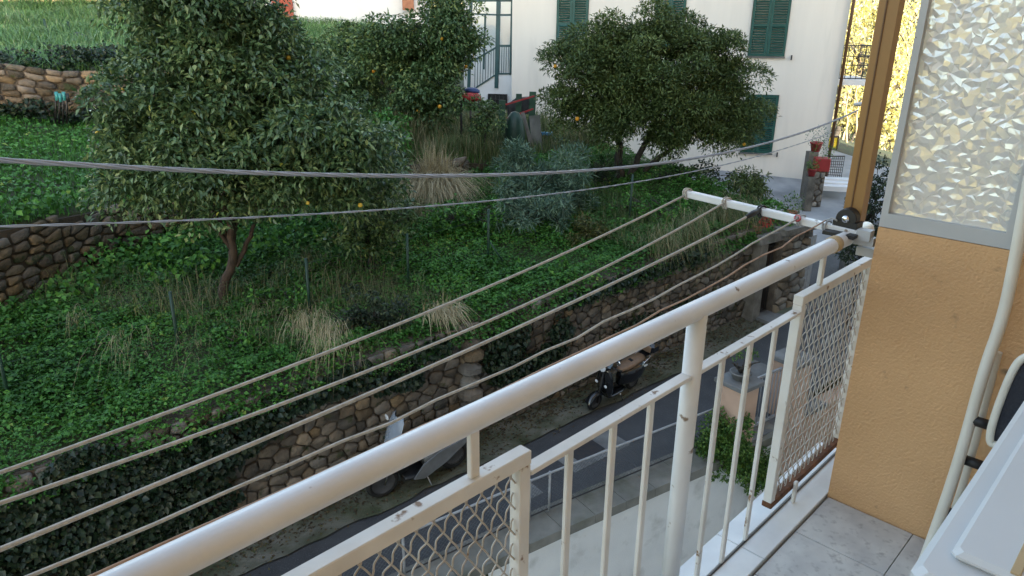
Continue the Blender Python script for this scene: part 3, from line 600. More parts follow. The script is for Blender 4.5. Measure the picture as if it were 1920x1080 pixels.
for k in range(n): a = a0+.02+(a1-a0-.04)*k/(n-1); MB().tube([ab(a, PB, -5.7), ab(a, PB, zt+.02)], .009, 6).build('bar', 'steel_grey', sg)
yd = MB(); yd.obox(ab(0, 1.0, -8.77), EE, BB, ZZ, 18, 8.8, .04); tag(yd.build('yard_bounce_floor', 'render_wall'), kind='structure')  # pale yard floor added to bounce light up the rendered wall
cy = MB(); cy.obox(ab(12, 2.5, -7.3), EE, BB, ZZ, 7.5, 5.6, .05); tag(cy.build('courtyard_paving', 'dirty_floor'), kind='structure')

# ================================================================== the house across the garden
HR = np.array([9.6, 22.0, 0]); HD = norm([-.973, .23, 0]); HB = np.array([-HD[1], HD[0], 0]); HB = HB if HB[1] > 0 else -HB
HC = float(HR@HB)
def hp(px, py, off=0): return onplane(px, py, HB, HC+off)         # on the facade plane
def hs(p): return float((p-HR)@HD)
HW = hs(hp(960, 80))
def hpt(s, z, off=0): return HR+HD*s+HB*off+ZZ*z
house = thing('house', 'cream rendered house with green louvred shutters behind the garden', 'house', HR+HD*HW/2+np.array([0, 0, -5]))
ZT = 5.2
# facade with real window openings: vertical strips between opening columns
w2l, w2r = hs(hp(1406, 60)), hs(hp(1477, 60)); w1l, w1r = hs(hp(1043, 45)), hs(hp(1103, 45)); w3l, w3r = hs(hp(1229, 10)), hs(hp(1287, 10))
gl_, gr_ = hs(hp(1392, 235)), hs(hp(1454, 235))
zb = hp(1437, 106)[2]; ztop = zb+2.0; gzt, gzb = hp(1430, 177)[2], hp(1430, 287)[2]
wh = (w2l-w2r)/2
OPEN = [(min(w2l, w2r), max(w2l, w2r), zb, ztop), (min(w3l, w3r), max(w3l, w3r), zb, ztop), (min(w1l, w1r), max(w1l, w1r), zb, ztop), (min(gl_, gr_), max(gl_, gr_), gzb, gzt)]
xs = sorted(set([0, HW]+[x for o in OPEN for x in o[:2]])); zs = sorted(set([-5.6, ZT]+[z for o in OPEN for z in o[2:]]))
fm = MB(); bk = 8.0
for i in range(len(xs)-1):
    for j in range(len(zs)-1):
        sc, zc = (xs[i]+xs[i+1])/2, (zs[j]+zs[j+1])/2
        if any(o[0] < sc < o[1] and o[2] < zc < o[3] for o in OPEN): continue
        fm.add([hpt(xs[i], zs[j]), hpt(xs[i+1], zs[j]), hpt(xs[i+1], zs[j+1]), hpt(xs[i], zs[j+1])], [(0, 1, 2, 3)])
for o in OPEN:
    q = [hpt(o[0], o[2]), hpt(o[1], o[2]), hpt(o[1], o[3]), hpt(o[0], o[3])]; q2 = [p+HB*.22 for p in q]
    fm.add(q+q2, [(k, (k+1) % 4, 4+(k+1) % 4, 4+k) for k in range(4)]+[(4, 5, 6, 7)])
fm.add([hpt(0, -5.6), hpt(0, ZT), hpt(0, ZT, bk), hpt(0, -5.6, bk)], [(0, 1, 2, 3)])
fm.add([hpt(HW, -5.6), hpt(HW, ZT), hpt(HW, ZT, bk), hpt(HW, -5.6, bk)], [(0, 1, 2, 3)])
fm.add([hpt(0, -5.6, bk), hpt(0, ZT, bk), hpt(HW, ZT, bk), hpt(HW, -5.6, bk)], [(0, 1, 2, 3)])
wo = fm.build('wall', 'house_wall', house)
rf = MB(); hh = ZT
rf.add([hpt(-.6, hh, -.6), hpt(HW+.6, hh, -.6), hpt(HW+.6, hh, bk+.6), hpt(-.6, hh, bk+.6), hpt(2.5, hh+1.8, bk/2), hpt(HW-2.5, hh+1.8, bk/2)], [(0, 1, 2, 3), (0, 4, 5, 1), (1, 5, 2), (2, 5, 4, 3), (3, 4, 0)])
rf.build('roof', 'roof_tile', house)
pl0 = hp(1500, 340); pl1 = hp(1340, 322)
zp = lambda s: float(np.interp(s, [hs(pl0)-2, hs(pl0), hs(pl1), hs(pl1)+7], [pl0[2]-.1, pl0[2], pl1[2], pl1[2]+.5]))
vs = []; ss = np.linspace(-.0, HW, 12)
for s in ss: vs += [hpt(s, zp(s)-1.2, -.04), hpt(s, zp(s), -.04), hpt(s, zp(s), .02)]
MB().add(vs, [(i*3+j, (i+1)*3+j, (i+1)*3+j+1, i*3+j+1) for i in range(11) for j in range(2)]).build('plinth', 'steel_grey', house)
zl = hp(1400, 152)[2]; MB().obox(hpt(HW/2, zl, -.001), HD, HB, ZZ, HW, .006, .014).build('string_course', 'house_wall', house)
MB().tube([hpt(-.06, -4.3, -.07), hpt(-.06, ZT, -.07)], .05, 8).build('downpipe', 'tan_dark', house)
def shutter_leaf(parent, s0, s1, z0, z1, flap=False):
    f = MB(); w = s1-s0; cz = (z0+z1)/2; fr = .075
    for s in (s0+fr/2, s1-fr/2): f.obox(hpt(s, cz, -.03), HD, HB, ZZ, fr, .05, z1-z0)
    zm = z0+(z1-z0)*.44
    for z in (z0+fr/2, z1-fr/2, zm): f.obox(hpt((s0+s1)/2, z, -.03), HD, HB, ZZ, w-2*fr, .05, fr)
    sh = f.build('shutter', 'shutter', parent)
    sl = MB(); n = 26; ang = math.radians(38); tilt = norm(-HB*math.cos(ang)-ZZ*math.sin(ang)); tn_ = np.cross(HD, tilt)
    for k in range(n):
        z = z0+fr+(z1-z0-2*fr)*(k+.5)/n
        if abs(z-zm) < fr*.6: continue
        if flap and z < zm: continue
        sl.obox(hpt((s0+s1)/2, z, -.03), HD, tilt, tn_, w-2*fr+.01, .055, .010)
    o = sl.build('slats', 'shutter', sh); tag(o, kind='stuff')
    if flap:
        fl = MB(); top = hpt((s0+s1)/2, zm-fr/2, -.05); dn = norm(-ZZ*math.cos(.45)-HB*math.sin(.45)); nn = np.cross(HD, dn); H = zm-z0-fr*1.4; ww = w-2*fr
        for k in (-1, 1): fl.obox(top+dn*H/2+HD*k*(ww/2-.02), HD, dn, nn, .04, H, .03)
        for t in (.02, H-.02): fl.obox(top+dn*t, HD, dn, nn, ww, .04, .03)
        for k in range(11): fl.obox(top+dn*(H*(k+.7)/11.5), HD, norm(dn+nn*.6), np.cross(HD, norm(dn+nn*.6)), ww-.05, .05, .008)
        fl.build('tilted_flap', 'shutter', sh)
    return sh
for k, o in enumerate(OPEN):
    w = MB(); mid = (o[0]+o[1])/2
    w.obox(hpt(mid, o[2]-.02, -.03), HD, HB, ZZ, o[1]-o[0]+.03, .09, .03)
    w.build('window_sill', 'pale_concrete', house)
    for s0, s1 in ((o[0]+.012, mid-.004), (mid+.004, o[1]-.012)): shutter_leaf(house, s0, s1, o[2]+.01, o[3]-.01, flap=(k == 2))
for px, py in ((1390, 106), (1484, 108), (1030, 95), (1457, 290)): MB().obox(hp(px, py, -.03), HD, HB, ZZ, .035, .06, .14).build('shutter_stop', 'iron', house)
# grated basement window, porch with glazing and stair rail at the left corner
gw = MB(); p0, p1 = hp(916, 176, .55), hp(951, 206, .55)
gw.obox((p0+p1)/2+HB*.0, HD, HB, ZZ, abs(hs(p0)-hs(p1)), .03, abs(p0[2]-p1[2])); gwo = gw.build('cellar_window', 'dark_void', house)
gb = MB()
for k in range(6): s = hs(p1)+(hs(p0)-hs(p1))*k/5; gb.tube([hpt(s, p1[2], .50), hpt(s, p0[2], .50)], .012, 4)
for k in range(4): z = p1[2]+(p0[2]-p1[2])*k/3; gb.tube([hpt(hs(p0), z, .50), hpt(hs(p1), z, .50)], .012, 4)
gb.build('grating', 'iron', gwo)
porch = house
OF = .6
def pp(px, py): return hp(px, py, OF)
def zbar(a, b, w, name='porch_post', m='teal_metal', d=.08):
    A_, B_ = pp(*a), pp(*b); t = norm(B_-A_); sd_ = norm(np.cross(t, HB)); L_ = np.linalg.norm(B_-A_)
    return MB().obox((A_+B_)/2, t, HB, sd_, L_, d, w).build(name, m, house)
lw_ = MB(); b0, b1, b2, b3 = pp(850, 300), pp(965, 300), pp(965, 138), pp(920, 140)
lw_.panel([b0, b1, b2, b3, pp(880, 180), pp(850, 215)], .2, HB*1.0); lw_.build('porch_base', 'white_wall', house)
lw2 = MB(); lw2.panel([hp(870, 240, 2.2), hp(970, 240, 2.2), hp(970, -40, 2.2), hp(870, -40, 2.2)], .2, HB); lw2.build('porch_back_wall', 'white_wall', house)
zbar((884, -40), (879, 165), .10); zbar((936, -40), (931, 165), .13); zbar((961, -40), (957, 140), .06)
zbar((884, 0), (962, 0), .10, 'porch_beam'); zbar((884, 26), (934, 28), .05, 'porch_beam'); zbar((936, 28), (962, 28), .06, 'porch_beam')
zbar((910, 28), (907, 130), .05, 'porch_post'); zbar((936, 86), (960, 86), .07, 'handrail'); zbar((932, 138), (958, 138), .04, 'bottom_rail')
zbar((936, 86), (884, 116), .055, 'handrail'); zbar((931, 139), (890, 166), .04, 'bottom_rail')
for k in range(6): x = 937+k*4.2; zbar((x, 88), (x-1, 138), .018, 'rail_bar', d=.02)
for k in range(9): x = 931-k*5.0; zbar((x, 90+k*2.9), (x-1, 139+k*3.2), .018, 'rail_bar', d=.02)
for a, b in (((886, 3), (934, 25)), ((938, 3), (960, 26)), ((938, 31), (959, 84)), ((886, 30), (908, 100)), ((911, 30), (933, 86))):
    q = [pp(a[0], a[1]), pp(b[0], a[1]), pp(b[0], b[1]), pp(a[0], b[1])]
    MB().panel([p+HB*.02 for p in q], .008, HB).build('pane', 'clear_glass', house)
# balcony on the house's right flank
hb = lambda s, o, z: hpt(s, z, o)
BZ = hp(1590, 152)[2]*1.05
MB().obox(hb(-.55, 1.6, BZ), HD, HB, ZZ, 1.0, 2.4, .16).build('balcony_slab', 'white_wall', house)
for k in range(7): MB().tube([hb(-.08-k*.155, .42, BZ+.1), hb(-.08-k*.155, .42, BZ+1.05)], .013, 5).build('balcony_bar', 'iron', house)
for k in range(12): MB().tube([hb(-1.02, .42+k*.2, BZ+.1), hb(-1.02, .42+k*.2, BZ+1.05)], .013, 5).build('balcony_bar', 'iron', house)
for z in (.12, .5, .75, 1.05): MB().tube([hb(-.02, .42, BZ+z), hb(-1.02, .42, BZ+z), hb(-1.02, 2.7, BZ+z)], .017, 6).build('balcony_rail', 'iron', house)

# ================================================================== white building and ochre wall at the top of the slope
wb = thing('white_building', 'bright white building with a red door at the top of the slope', 'building', atY(620, 70, 27))
q0, q1 = atY(470, 70, 27), atY(800, 66, 27.5); dw = norm(q1-q0); dw[2] = 0; nb_ = np.array([-dw[1], dw[0], 0])
L_ = np.linalg.norm((q1-q0)[:2])
MB().obox((q0+q1)/2*np.array([1, 1, 0])+nb_*2+ZZ*1.3, dw, nb_, ZZ, L_, 4, 3.8).build('wall', 'white_wall', wb)
d0, d1 = atY(515, 60, 26.95), atY(553, 60, 26.95)
MB().obox((d0+d1)/2*np.array([1, 1, 0])+ZZ*.95-nb_*.02, dw, nb_, ZZ, np.linalg.norm(d1-d0), .14, 2.2).build('door', 'red_door', wb)
MB().obox((d0+d1)/2*np.array([1, 1, 0])+ZZ*.75-nb_*.1-dw*.1, dw, nb_, ZZ, .05, .02, .45).build('door_slot', 'iron', wb)
MB().obox(atY(765, 2, 27.2), dw, nb_, ZZ, .4, .2, .6).build('brick_patch', 'terracotta', wb)
MB().obox((q0+q1)/2*np.array([1, 1, 0])+nb_*2+ZZ*3.3, dw, nb_, ZZ, L_+.6, 4.6, .2).build('roof', 'roof_tile', wb)
ow = thing('ochre_building', 'brown ochre wall along the very top left edge', 'building', atY(100, 20, 31))
q0, q1 = atY(-420, 12, 29), atY(470, 6, 31); dw = norm(q1-q0); dw[2] = 0; nb_ = np.array([-dw[1], dw[0], 0])
MB().obox((q0+q1)/2*np.array([1, 1, 0])+nb_*1.5+ZZ*1.9, dw, nb_, ZZ, np.linalg.norm((q1-q0)[:2]), 3, 3.4).build('wall', 'ochre_wall', ow)
MB().obox((q0+q1)/2*np.array([1, 1, 0])+nb_*1.5+ZZ*3.7, dw, nb_, ZZ, np.linalg.norm((q1-q0)[:2])+.6, 3.6, .2).build('roof', 'roof_tile', ow)

# ================================================================== our own apartment building and balcony
apt = thing('apartment_building', 'orange stuccoed apartment building that carries the balcony', 'building', tn(0, -3, -8.8))  # unseen bulk stretched and raised to shade the garden from the low sun
def tbox(t0, t1, n0, n1, z0, z1, mb=None): return (mb or MB()).obox(tn((t0+t1)/2, (n0+n1)/2, (z0+z1)/2), U, N, ZZ, t1-t0, n1-n0, z1-z0)
FLZ = -1.665
tbox(-11, 20, -8, -.42, -1.9, 7.3).build('wall', 'stucco', apt); tbox(-11, 20, -8, -.425, -8.8, -1.9).build('lower_bounce_wall', 'pale_bounce_stucco', apt)  # unseen lower storeys made pale to bounce light into the yard
bal = thing('balcony', 'balcony with marble edge and speckled tile floor below the orange side wall', 'balcony', tn(.5, .3, FLZ-.2))
tbox(-2.6, 2.84, -.415, .90, FLZ-.2, FLZ-.024).build('slab', 'stucco', bal)
tbox(-2.6, 2.49, -.40, .755, FLZ-.024, FLZ-.008).build('grout_bed', 'grout', bal); tbox(-2.6, 2.838, .7555, .928, FLZ-.024, FLZ-.015).build('mortar_bed', 'grout', bal)
t = -2.6
while t < 2.47:
    t1 = min(t+.30, 2.485); nn_ = .752
    for k in range(4):
        n1 = nn_-.0; n0 = nn_-.30
        MB().bbox(tn((t+t1)/2, (n0+n1)/2, FLZ-.008), U, N, ZZ, t1-t-.003, .297, .016, .001).build('floor_tile', 'terrazzo', bal); nn_ -= .30
    t = t1
for t0, t1 in ((-2.6, -1.4), (-1.4, -.2), (-.2, .9), (.9, 1.98), (1.98, 2.84)):
    MB().bbox(tn((t0+t1)/2, .805, FLZ-.003), U, N, ZZ, t1-t0-.003, .090, .022, .002).build('marble_edge', 'marble', bal)
    MB().bbox(tn((t0+t1)/2, .8955, FLZ-.003), U, N, ZZ, t1-t0-.003, .083, .022, .002).build('marble_edge', 'marble', bal)
WT = -.605
sw = tbox(2.49, 2.62, -.415, .757, FLZ-.023, WT).build('side_wall', 'stucco', bal)
# glazed side screen above the wall
gs = thing('glazed_screen', 'bright textured glass side screen in a grey frame above the orange wall', 'glass screen', tn(2.53, .4, WT))
def gbox(n0, n1, z0, z1, t0=2.492, t1=2.545): return tbox(t0, t1, n0, n1, z0, z1)
gbox(.736, .757, WT+.002, 1.6).build('frame', 'grey_frame', gs)
gbox(.372, .405, WT+.002, 1.6).build('frame', 'grey_frame', gs)
gbox(-.41, -.36, WT+.002, 1.6).build('frame', 'grey_frame', gs)
gbox(.405, .736, WT+.002, WT+.048).build('frame', 'grey_frame', gs)
gbox(-.36, .372, WT+.002, WT+.055).build('frame', 'grey_frame', gs)
gbox(-.36, .736, 1.55, 1.6, 2.494, 2.543).build('frame', 'grey_frame', gs)

# textured panes: one face a field of small pressed facets
def frosted():
    m, nt, p, out = _nt('pressed_glass')
    p.inputs['Transmission Weight'].default_value = 1; p.inputs['Roughness'].default_value = .10; p.inputs['IOR'].default_value = 1.5
    tr = nt.nodes.new('ShaderNodeBsdfTranslucent'); tr.inputs[0].default_value = (.98, .95, .88, 1)  # warm tint puts the sunlit background's glow into the glass
    mx = nt.nodes.new('ShaderNodeMixShader'); mx.inputs[0].default_value = .5
    nt.links.new(p.outputs[0], mx.inputs[1]); nt.links.new(tr.outputs[0], mx.inputs[2]); nt.links.new(mx.outputs[0], out.inputs[0]); return m
MT['pressed_glass'] = frosted()
def pane(n0, n1, z0, z1, cell=.0135):
    rg = random.Random(9); nx, nz = int((n1-n0)/cell), int((z1-z0)/cell); vs = []; fs = []
    for i in range(nx+1):
        for j in range(nz+1):
            e = i in (0, nx) or j in (0, nz)
            n = n0+(n1-n0)*(i+(0 if e else rg.uniform(-.42, .42)))/nx; z = z0+(z1-z0)*(j+(0 if e else rg.uniform(-.42, .42)))/nz
            vs.append(tn(2.514+(0 if e else rg.choice((-.0065, -.004, 0., .002))), n, z))
    for i in range(nx):
        for j in range(nz):
            a = i*(nz+1)+j; b = a+nz+1
            fs += [(a, b, b+1), (a, b+1, a+1)] if rg.random() < .5 else [(a, b, a+1), (b, b+1, a+1)]
    k = len(vs); vs += [tn(2.522, n0, z0), tn(2.522, n1, z0), tn(2.522, n1, z1), tn(2.522, n0, z1)]; fs.append((k, k+1, k+2, k+3))
    return MB().add(vs, fs).build('pane', 'pressed_glass', gs)
pane(.406, .735, WT+.049, .45); pane(-.359, .371, WT+.056, .45, .03)

# tan awning post with black foot fitting on the rail end
ap = thing('awning_post', 'tan metal awning post standing at the end of the railing', 'awning post', tn(2.56, .86, -.64))
tbox(2.535, 2.585, .832, .893, -.615, 1.8).build('profile', 'tan_metal', ap)
tbox(2.531, 2.5349, .866, .870, -.615, 1.8).build('groove_shade_strip', 'tan_dark', ap)  # raised dark strip paints the shade of an uncut groove
fi = MB(); fi.lathe(tn(2.515, .866, -.60), [(0, -.02), (.033, -.02), (.035, -.017), (.035, .017), (.033, .02), (0, .02)], axis=U, n=22, smooth=False); fi.build('pivot_disc', 'black_plastic', ap)
MB().lathe(tn(2.4955, .866, -.60), [(0, -.006), (.012, -.006), (.013, 0), (.013, .003)], axis=U, n=12).build('screw', 'chrome', ap)
fb = MB(); fb.obox(tn(2.52, .866, -.635), U, N, ZZ, .055, .082, .05); fb.obox(tn(2.51, .866, -.648), U, N, ZZ, .13, .105, .012); fb.build('foot_plate', 'black_plastic', ap)
tbox(2.531, 2.590, .828, .897, .16, .20).build('clip', 'black_plastic', ap)

# ================================================================== railing
DN = .852; RZ = -.665; PT = -.806; MR = -.846
rail = thing('balcony_railing', 'white painted metal railing with crimped mesh panels along the balcony', 'railing', tn(1, DN, FLZ))
rt_ = MB(); rt_.tube([tn(t, DN, RZ) for t in np.linspace(-2.6, 2.68, 24)], .0255, 20); rt_.build('top_rail', 'white_paint', rail)
cl = MB(); cl.tube([tn(2.36, DN, RZ), tn(2.40, DN, RZ)], .0280, 20); cl.build('rail_clip', 'yellowed', rail)
for t in (1.534, -.9): MB().tube([tn(t, DN, FLZ+.005), tn(t, DN, RZ-.01)], .0255, 16).build('post', 'white_paint', rail)
def rbox(t0, t1, n0, n1, z0, z1, name, m='bar_paint'): return MB().bbox(tn((t0+t1)/2, (n0+n1)/2, (z0+z1)/2), U, N, ZZ, t1-t0, n1-n0, z1-z0, .002).build(name, m, rail)
rbox(.906, 1.512, DN-.016, DN+.016, MR-.006, MR+.006, 'mid_rail'); rbox(1.556, 2.160, DN-.016, DN+.016, MR-.006, MR+.006, 'mid_rail')
rbox(-2.6, -.6, DN-.016, DN+.016, MR-.006, MR+.006, 'mid_rail')
for t in (1.043, 1.20, 1.352, 1.698, 1.86, 2.02, -1.05, -1.2, -1.35, -1.5, -1.65, -1.8, -1.95): rbox(t-.0095, t+.0095, DN-.006, DN+.006, FLZ+.009, MR-.006, 'baluster')
# short uprights between top rail and the panels
for t in (.763, 2.315, -.3): rbox(t-.011, t+.011, DN-.007, DN+.007, PT+.016, RZ-.02, 'upright')
def mesh_panel(t0, t1, z0, name):
    rbox(t0-.001, t1+.001, DN-.016, DN+.016, PT-.016, PT+.016, 'panel_top')
    rbox(t0, t0+.03, DN-.0155, DN+.0155, z0+.03, PT-.0165, 'panel_side'); rbox(t1-.03, t1, DN-.0155, DN+.0155, z0+.03, PT-.0165, 'panel_side')
    rbox(t0-.001, t1+.001, DN-.018, DN+.018, z0+.008, z0+.030, 'panel_bottom', 'rust')
    px_, pz_ = .0394, .063; L0, L1, H0, H1 = t0+.03, t1-.03, z0+.03, PT-.016
    k = pz_/px_; sub = 14
    for sgn in (1, -1):
        lo = (H0-sgn*k*(L1 if sgn > 0 else L0)); hi = (H1-sgn*k*(L0 if sgn > 0 else L1)); c = lo
        while c < hi:
            pts = []; t = L0
            while t <= L1+1e-6:
                z = c+sgn*k*t
                if H0 <= z <= H1: pts.append((t, z))
                t += px_/sub
            c += pz_
            if len(pts) < 5: continue
            P = []
            for (t, z) in pts:
                ph = t/px_*2*math.pi; w = math.sin(ph*2)*(.0036 if sgn > 0 else .0003); P.append(tn(t-sgn*w*.79, DN+sgn*.0022*math.cos(ph), z+w*.61))
            MB().tube(P, .0020, 5).build('wire', 'wire_paint', rail)
mesh_panel(-.6, .905, FLZ+.06, 'a'); mesh_panel(2.161, 2.80, FLZ+.06, 'b')
rbox(2.335, 2.352, DN-.030, DN-.018, FLZ+.009, FLZ+.10, 'foot_pin')
MB().tube([tn(t, DN-.0065, FLZ+.010) for t in (-2.5, 2.8)], .003, 5).build('seam_strip', 'iron', rail)
# wall bracket at the rail end
wbk = MB(); wbk.obox(tn(2.51, .80, RZ+.0), U, N, ZZ, .03, .07, .03); wbk.obox(tn(2.53, .79, RZ-.04), U, N, ZZ, .04, .06, .03)
wbk.build('wall_bracket', 'grey_frame', rail)

# ================================================================== clothes lines
arm = thing('clothesline_arm', 'white metal arm reaching out from the rail end holding the clothes lines', 'clothesline arm', tn(2.5, 1.2, -.62))
aE = onplane(1283, 362, U, 2.5); aS = tn(2.5, .80, -.645)
ad = norm(aE-aS); an = norm(np.cross(ad, U))
MB().bbox((aE+aS)/2, ad, U, an, np.linalg.norm(aE-aS), .030, .026, .003).build('bar', 'white_paint', arm)
tbox(2.482, 2.52, .775, .82, -.660, -.625).build('clamp', 'grey_frame', arm)
lines = [((1284, 366), [(640, 650), (0, 886)], 'outermost thick cream clothes line', 'cord', .0042),
         ((1358, 380), [(860, 625), (640, 716), (0, 943)], 'second clothes line from the outer end of the arm', 'cord', .0042),
         ((1424, 394), [(1060, 575), (720, 720), (320, 905), (0, 1026)], 'middle clothes line tied to the arm with dark tape', 'cord', .0045),
         ((1498, 408), [(1240, 560), (866, 720), (500, 895), (65, 1080)], 'fourth thin clothes line with a red loop at the arm', 'cord', .0032),
         ((1548, 413), [(1280, 570), (928, 720), (560, 915), (160, 1080)], 'innermost rusty clothes line running close above the rail', 'rust_wire', .0026)]
for i, (e0, pts, lab, m, r) in enumerate(lines):
    p0 = onplane(e0[0], e0[1], U, 2.485); nn = float(p0@N); T = [float(p0@U)]; Zs = [p0[2]]
    for q in pts: p = onplane(q[0], q[1], N, nn); T.append(float(p@U)); Zs.append(p[2])
    co = np.polyfit(T, Zs, 2, w=[4]+[1]*len(pts)); off = Zs[0]-np.polyval(co, T[0])
    tt = np.linspace(-2.3, T[0], 44); rg = random.Random(i)
    P = [tn(t, nn+(rg.uniform(-.004, .004) if i >= 3 and t < 2.3 else 0), np.polyval(co, t)+off*math.exp(-(T[0]-t)*4)+(rg.uniform(-.0035, .0035) if i >= 3 and t < 2.3 else 0)) for t in tt]
    root = thing('clothes_line', lab, 'clothes line', P[-1], 'clothes lines on the balcony arm')
    MB().tube(P, r, 7).build('cord', m, root)
    kx = aS+ad*((tn(2.5, nn, p0[2])-aS)@ad)
    kn = MB(); th = np.linspace(0, 2*math.pi, 13)
    for w_ in (-.006, .004): kn.tube([kx+an*.021*math.cos(t)+U*.022*math.sin(t)+ad*(w_+.004*math.sin(t*2)) for t in th], max(r*.8, .003), 6)
    kn.build('knot', {2: 'black_plastic', 3: 'steel_grey', 4: 'steel_grey'}.get(i, 'cord'), root)
    if i == 2: MB().tube([P[-1], P[-2]*.45+P[-1]*.55, P[-2]*.9+P[-1]*.1], [.009, .012, .006], 8).build('tape_wrap', 'black_plastic', root)
    if i == 3:
        c = P[-1]-U*.012; MB().tube([c+norm(N+U)*.022*math.cos(t)+norm(ZZ*.6+U)*.013*math.sin(t) for t in th], .0035, 6).build('loop', 'red_paint', root)
    if i == 4:
        tl = MB(); tl.tube([P[-1], P[-1]-N*.02+ZZ*.012, P[-1]-N*.04+ZZ*.006], .003, 5); tl.build('loose_end', 'steel_grey', root)
        P2 = [p+N*.004-ZZ*.012 for p in P[:30]]; MB().tube(P2, .0022, 6).build('second_strand', 'rust_wire', root)

# ================================================================== twisted overhead cables
POLE = atY(1633, 200, 16.0)
def overhead(pix, YA, label, R, rs, pitch, strands, endx):
    A_ = atY(0, pix[0][1], YA); B_ = POLE.copy(); d = (B_-A_); d[2] = 0; dl = np.linalg.norm(d); d /= dl; nv = np.array([-d[1], d[0], 0]); c = float(A_@nv)
    T = []; Zs = []
    for q in pix: p = onplane(q[0], q[1], nv, c); T.append(float((p-A_)@d)); Zs.append(p[2])
    co = np.polyfit(T, Zs, 3)
    tt = np.arange(-3.0, T[-1]+.001, .05); base = A_.copy(); base[2] = 0
    C = [base+d*t+ZZ*np.polyval(co, t) for t in tt]
    root = thing('overhead_cable', label, 'cable', C[-1], 'twisted overhead cables')
    for s in range(strands):
        P = [C[i]+R*(nv*math.cos(2*math.pi*(t/pitch+s/strands))+ZZ*math.sin(2*math.pi*(t/pitch+s/strands))) for i, t in enumerate(tt)]
        MB().tube(P, rs, 6).build('strand', 'cable', root)
overhead([(0, 300), (300, 315), (520, 326), (700, 331), (900, 329), (1080, 320), (1300, 296), (1420, 274), (1520, 243), (1610, 206)], 4.6, 'thick upper twisted bundle of grey overhead cable', .0115, .0085, .9, 4, 0)
overhead([(0, 425), (300, 414), (520, 405), (700, 396), (900, 379), (1080, 357), (1220, 336), (1330, 316), (1450, 285), (1560, 248)], 4.9, 'thin lower twisted grey overhead cable', .0055, .0052, .5, 2, 0)
lp = thing('lamp_post', 'slim grey lamp post beyond the corner of the cream house', 'lamp post', (POLE[0], POLE[1], tz(POLE[0], POLE[1])))
b_ = np.array([POLE[0], POLE[1], tz(POLE[0], POLE[1])-.2]); t_ = atY(1646, 90, 16.0)
MB().tube([b_, b_*.4+np.array([POLE[0], POLE[1], POLE[2]])*.6, np.array([POLE[0]+.02, POLE[1], POLE[2]]), t_], [.09, .085, .08, .065], 10).build('pole', 'steel_grey', lp)
q = atY(1632, 196, 16.0); MB().tube([q, q+np.array([-.12, -.1, .03]), q+np.array([-.3, -.15, .03])], [.02, .02, .035], 8).build('lamp_arm', 'steel_grey', lp)
MB().sphere(q+np.array([-.33, -.16, .02]), .09, 10, 6, (1.3, .8, .5)).build('lamp_head', 'white_plastic', lp)

# ================================================================== things standing on the balcony
cb = thing('storage_cabinet', 'white plastic cabinet with ridged lid in the bottom right corner', 'cabinet', tn(1.7, -.1, FLZ))
CZ = -.80; n_o = .186
MB().bbox(tn(1.68, n_o-.215, (FLZ+CZ)/2-.02), U, N, ZZ, 1.12, .41, CZ-FLZ-.05, .012).build('body', 'white_plastic', cb)
MB().bbox(tn(1.68, n_o-.21, CZ-.022), U, N, ZZ, 1.16, .435, .045, .012).build('lid', 'white_plastic', cb)
MB().bbox(tn(1.70, n_o-.165, CZ+.009), U, N, ZZ, 1.06, .27, .02, .008).build('lid_panel', 'white_plastic', cb)
MB().bbox(tn(1.70, n_o-.116, CZ+.0205), U, N, ZZ, 1.05, .014, .005, .001).build('lid_strip', 'yellowed', cb)

fc = thing('folded_lounger', 'folded white tube lounger with dark mesh leaning against the orange wall', 'garden chair', tn(2.4, .3, FLZ))
def onwall(px, py, t): return onplane(px, py, U, t)
def smooth(pts, k=3):
    P = [np.asarray(p) for p in pts]
    for _ in range(k):
        Q = [P[0]]
        for i in range(len(P)-1): Q += [P[i]*.75+P[i+1]*.25, P[i]*.25+P[i+1]*.75]
        P = Q+[P[-1]]
    return P
T1 = smooth([onwall(1932, 330, 2.44), onwall(1903, 490, 2.44), onwall(1880, 600, 2.43), onwall(1846, 690, 2.41), onwall(1800, 860, 2.37), onwall(1752, 1000, 2.33), onwall(1716, 1095, 2.30), onwall(1690, 1180, 2.27)])
MB().tube(T1, .0165, 14).build('frame_tube', 'ivory_tube', fc)
T2_ = smooth([onwall(1872, 660, 2.46), onwall(1850, 745, 2.45), onwall(1815, 880, 2.43), onwall(1772, 1010, 2.41), onwall(1750, 1090, 2.40)])
MB().tube(T2_, .0115, 12).build('frame_tube', 'ivory_tube', fc)
for px, py in ((1838, 792), (1826, 868), (1783, 962)):
    c = onwall(px, py, 2.39); MB().tube([c-N*.03, c+N*.03], [.016, .016], 10).build('joint', 'black_plastic', fc)
hexf = [onwall(1990, 660, 2.28), onwall(1925, 664, 2.28), onwall(1898, 690, 2.28), onwall(1852, 815, 2.26), onwall(1862, 842, 2.26), onwall(1990, 800, 2.28)]
MB().tube(smooth(hexf, 3), .0105, 12).build('seat_frame', 'ivory_tube', fc)
MB().panel([p+U*.004 for p in smooth(hexf, 2)], .004, U).build('mesh_seat', 'dark_mesh', fc)

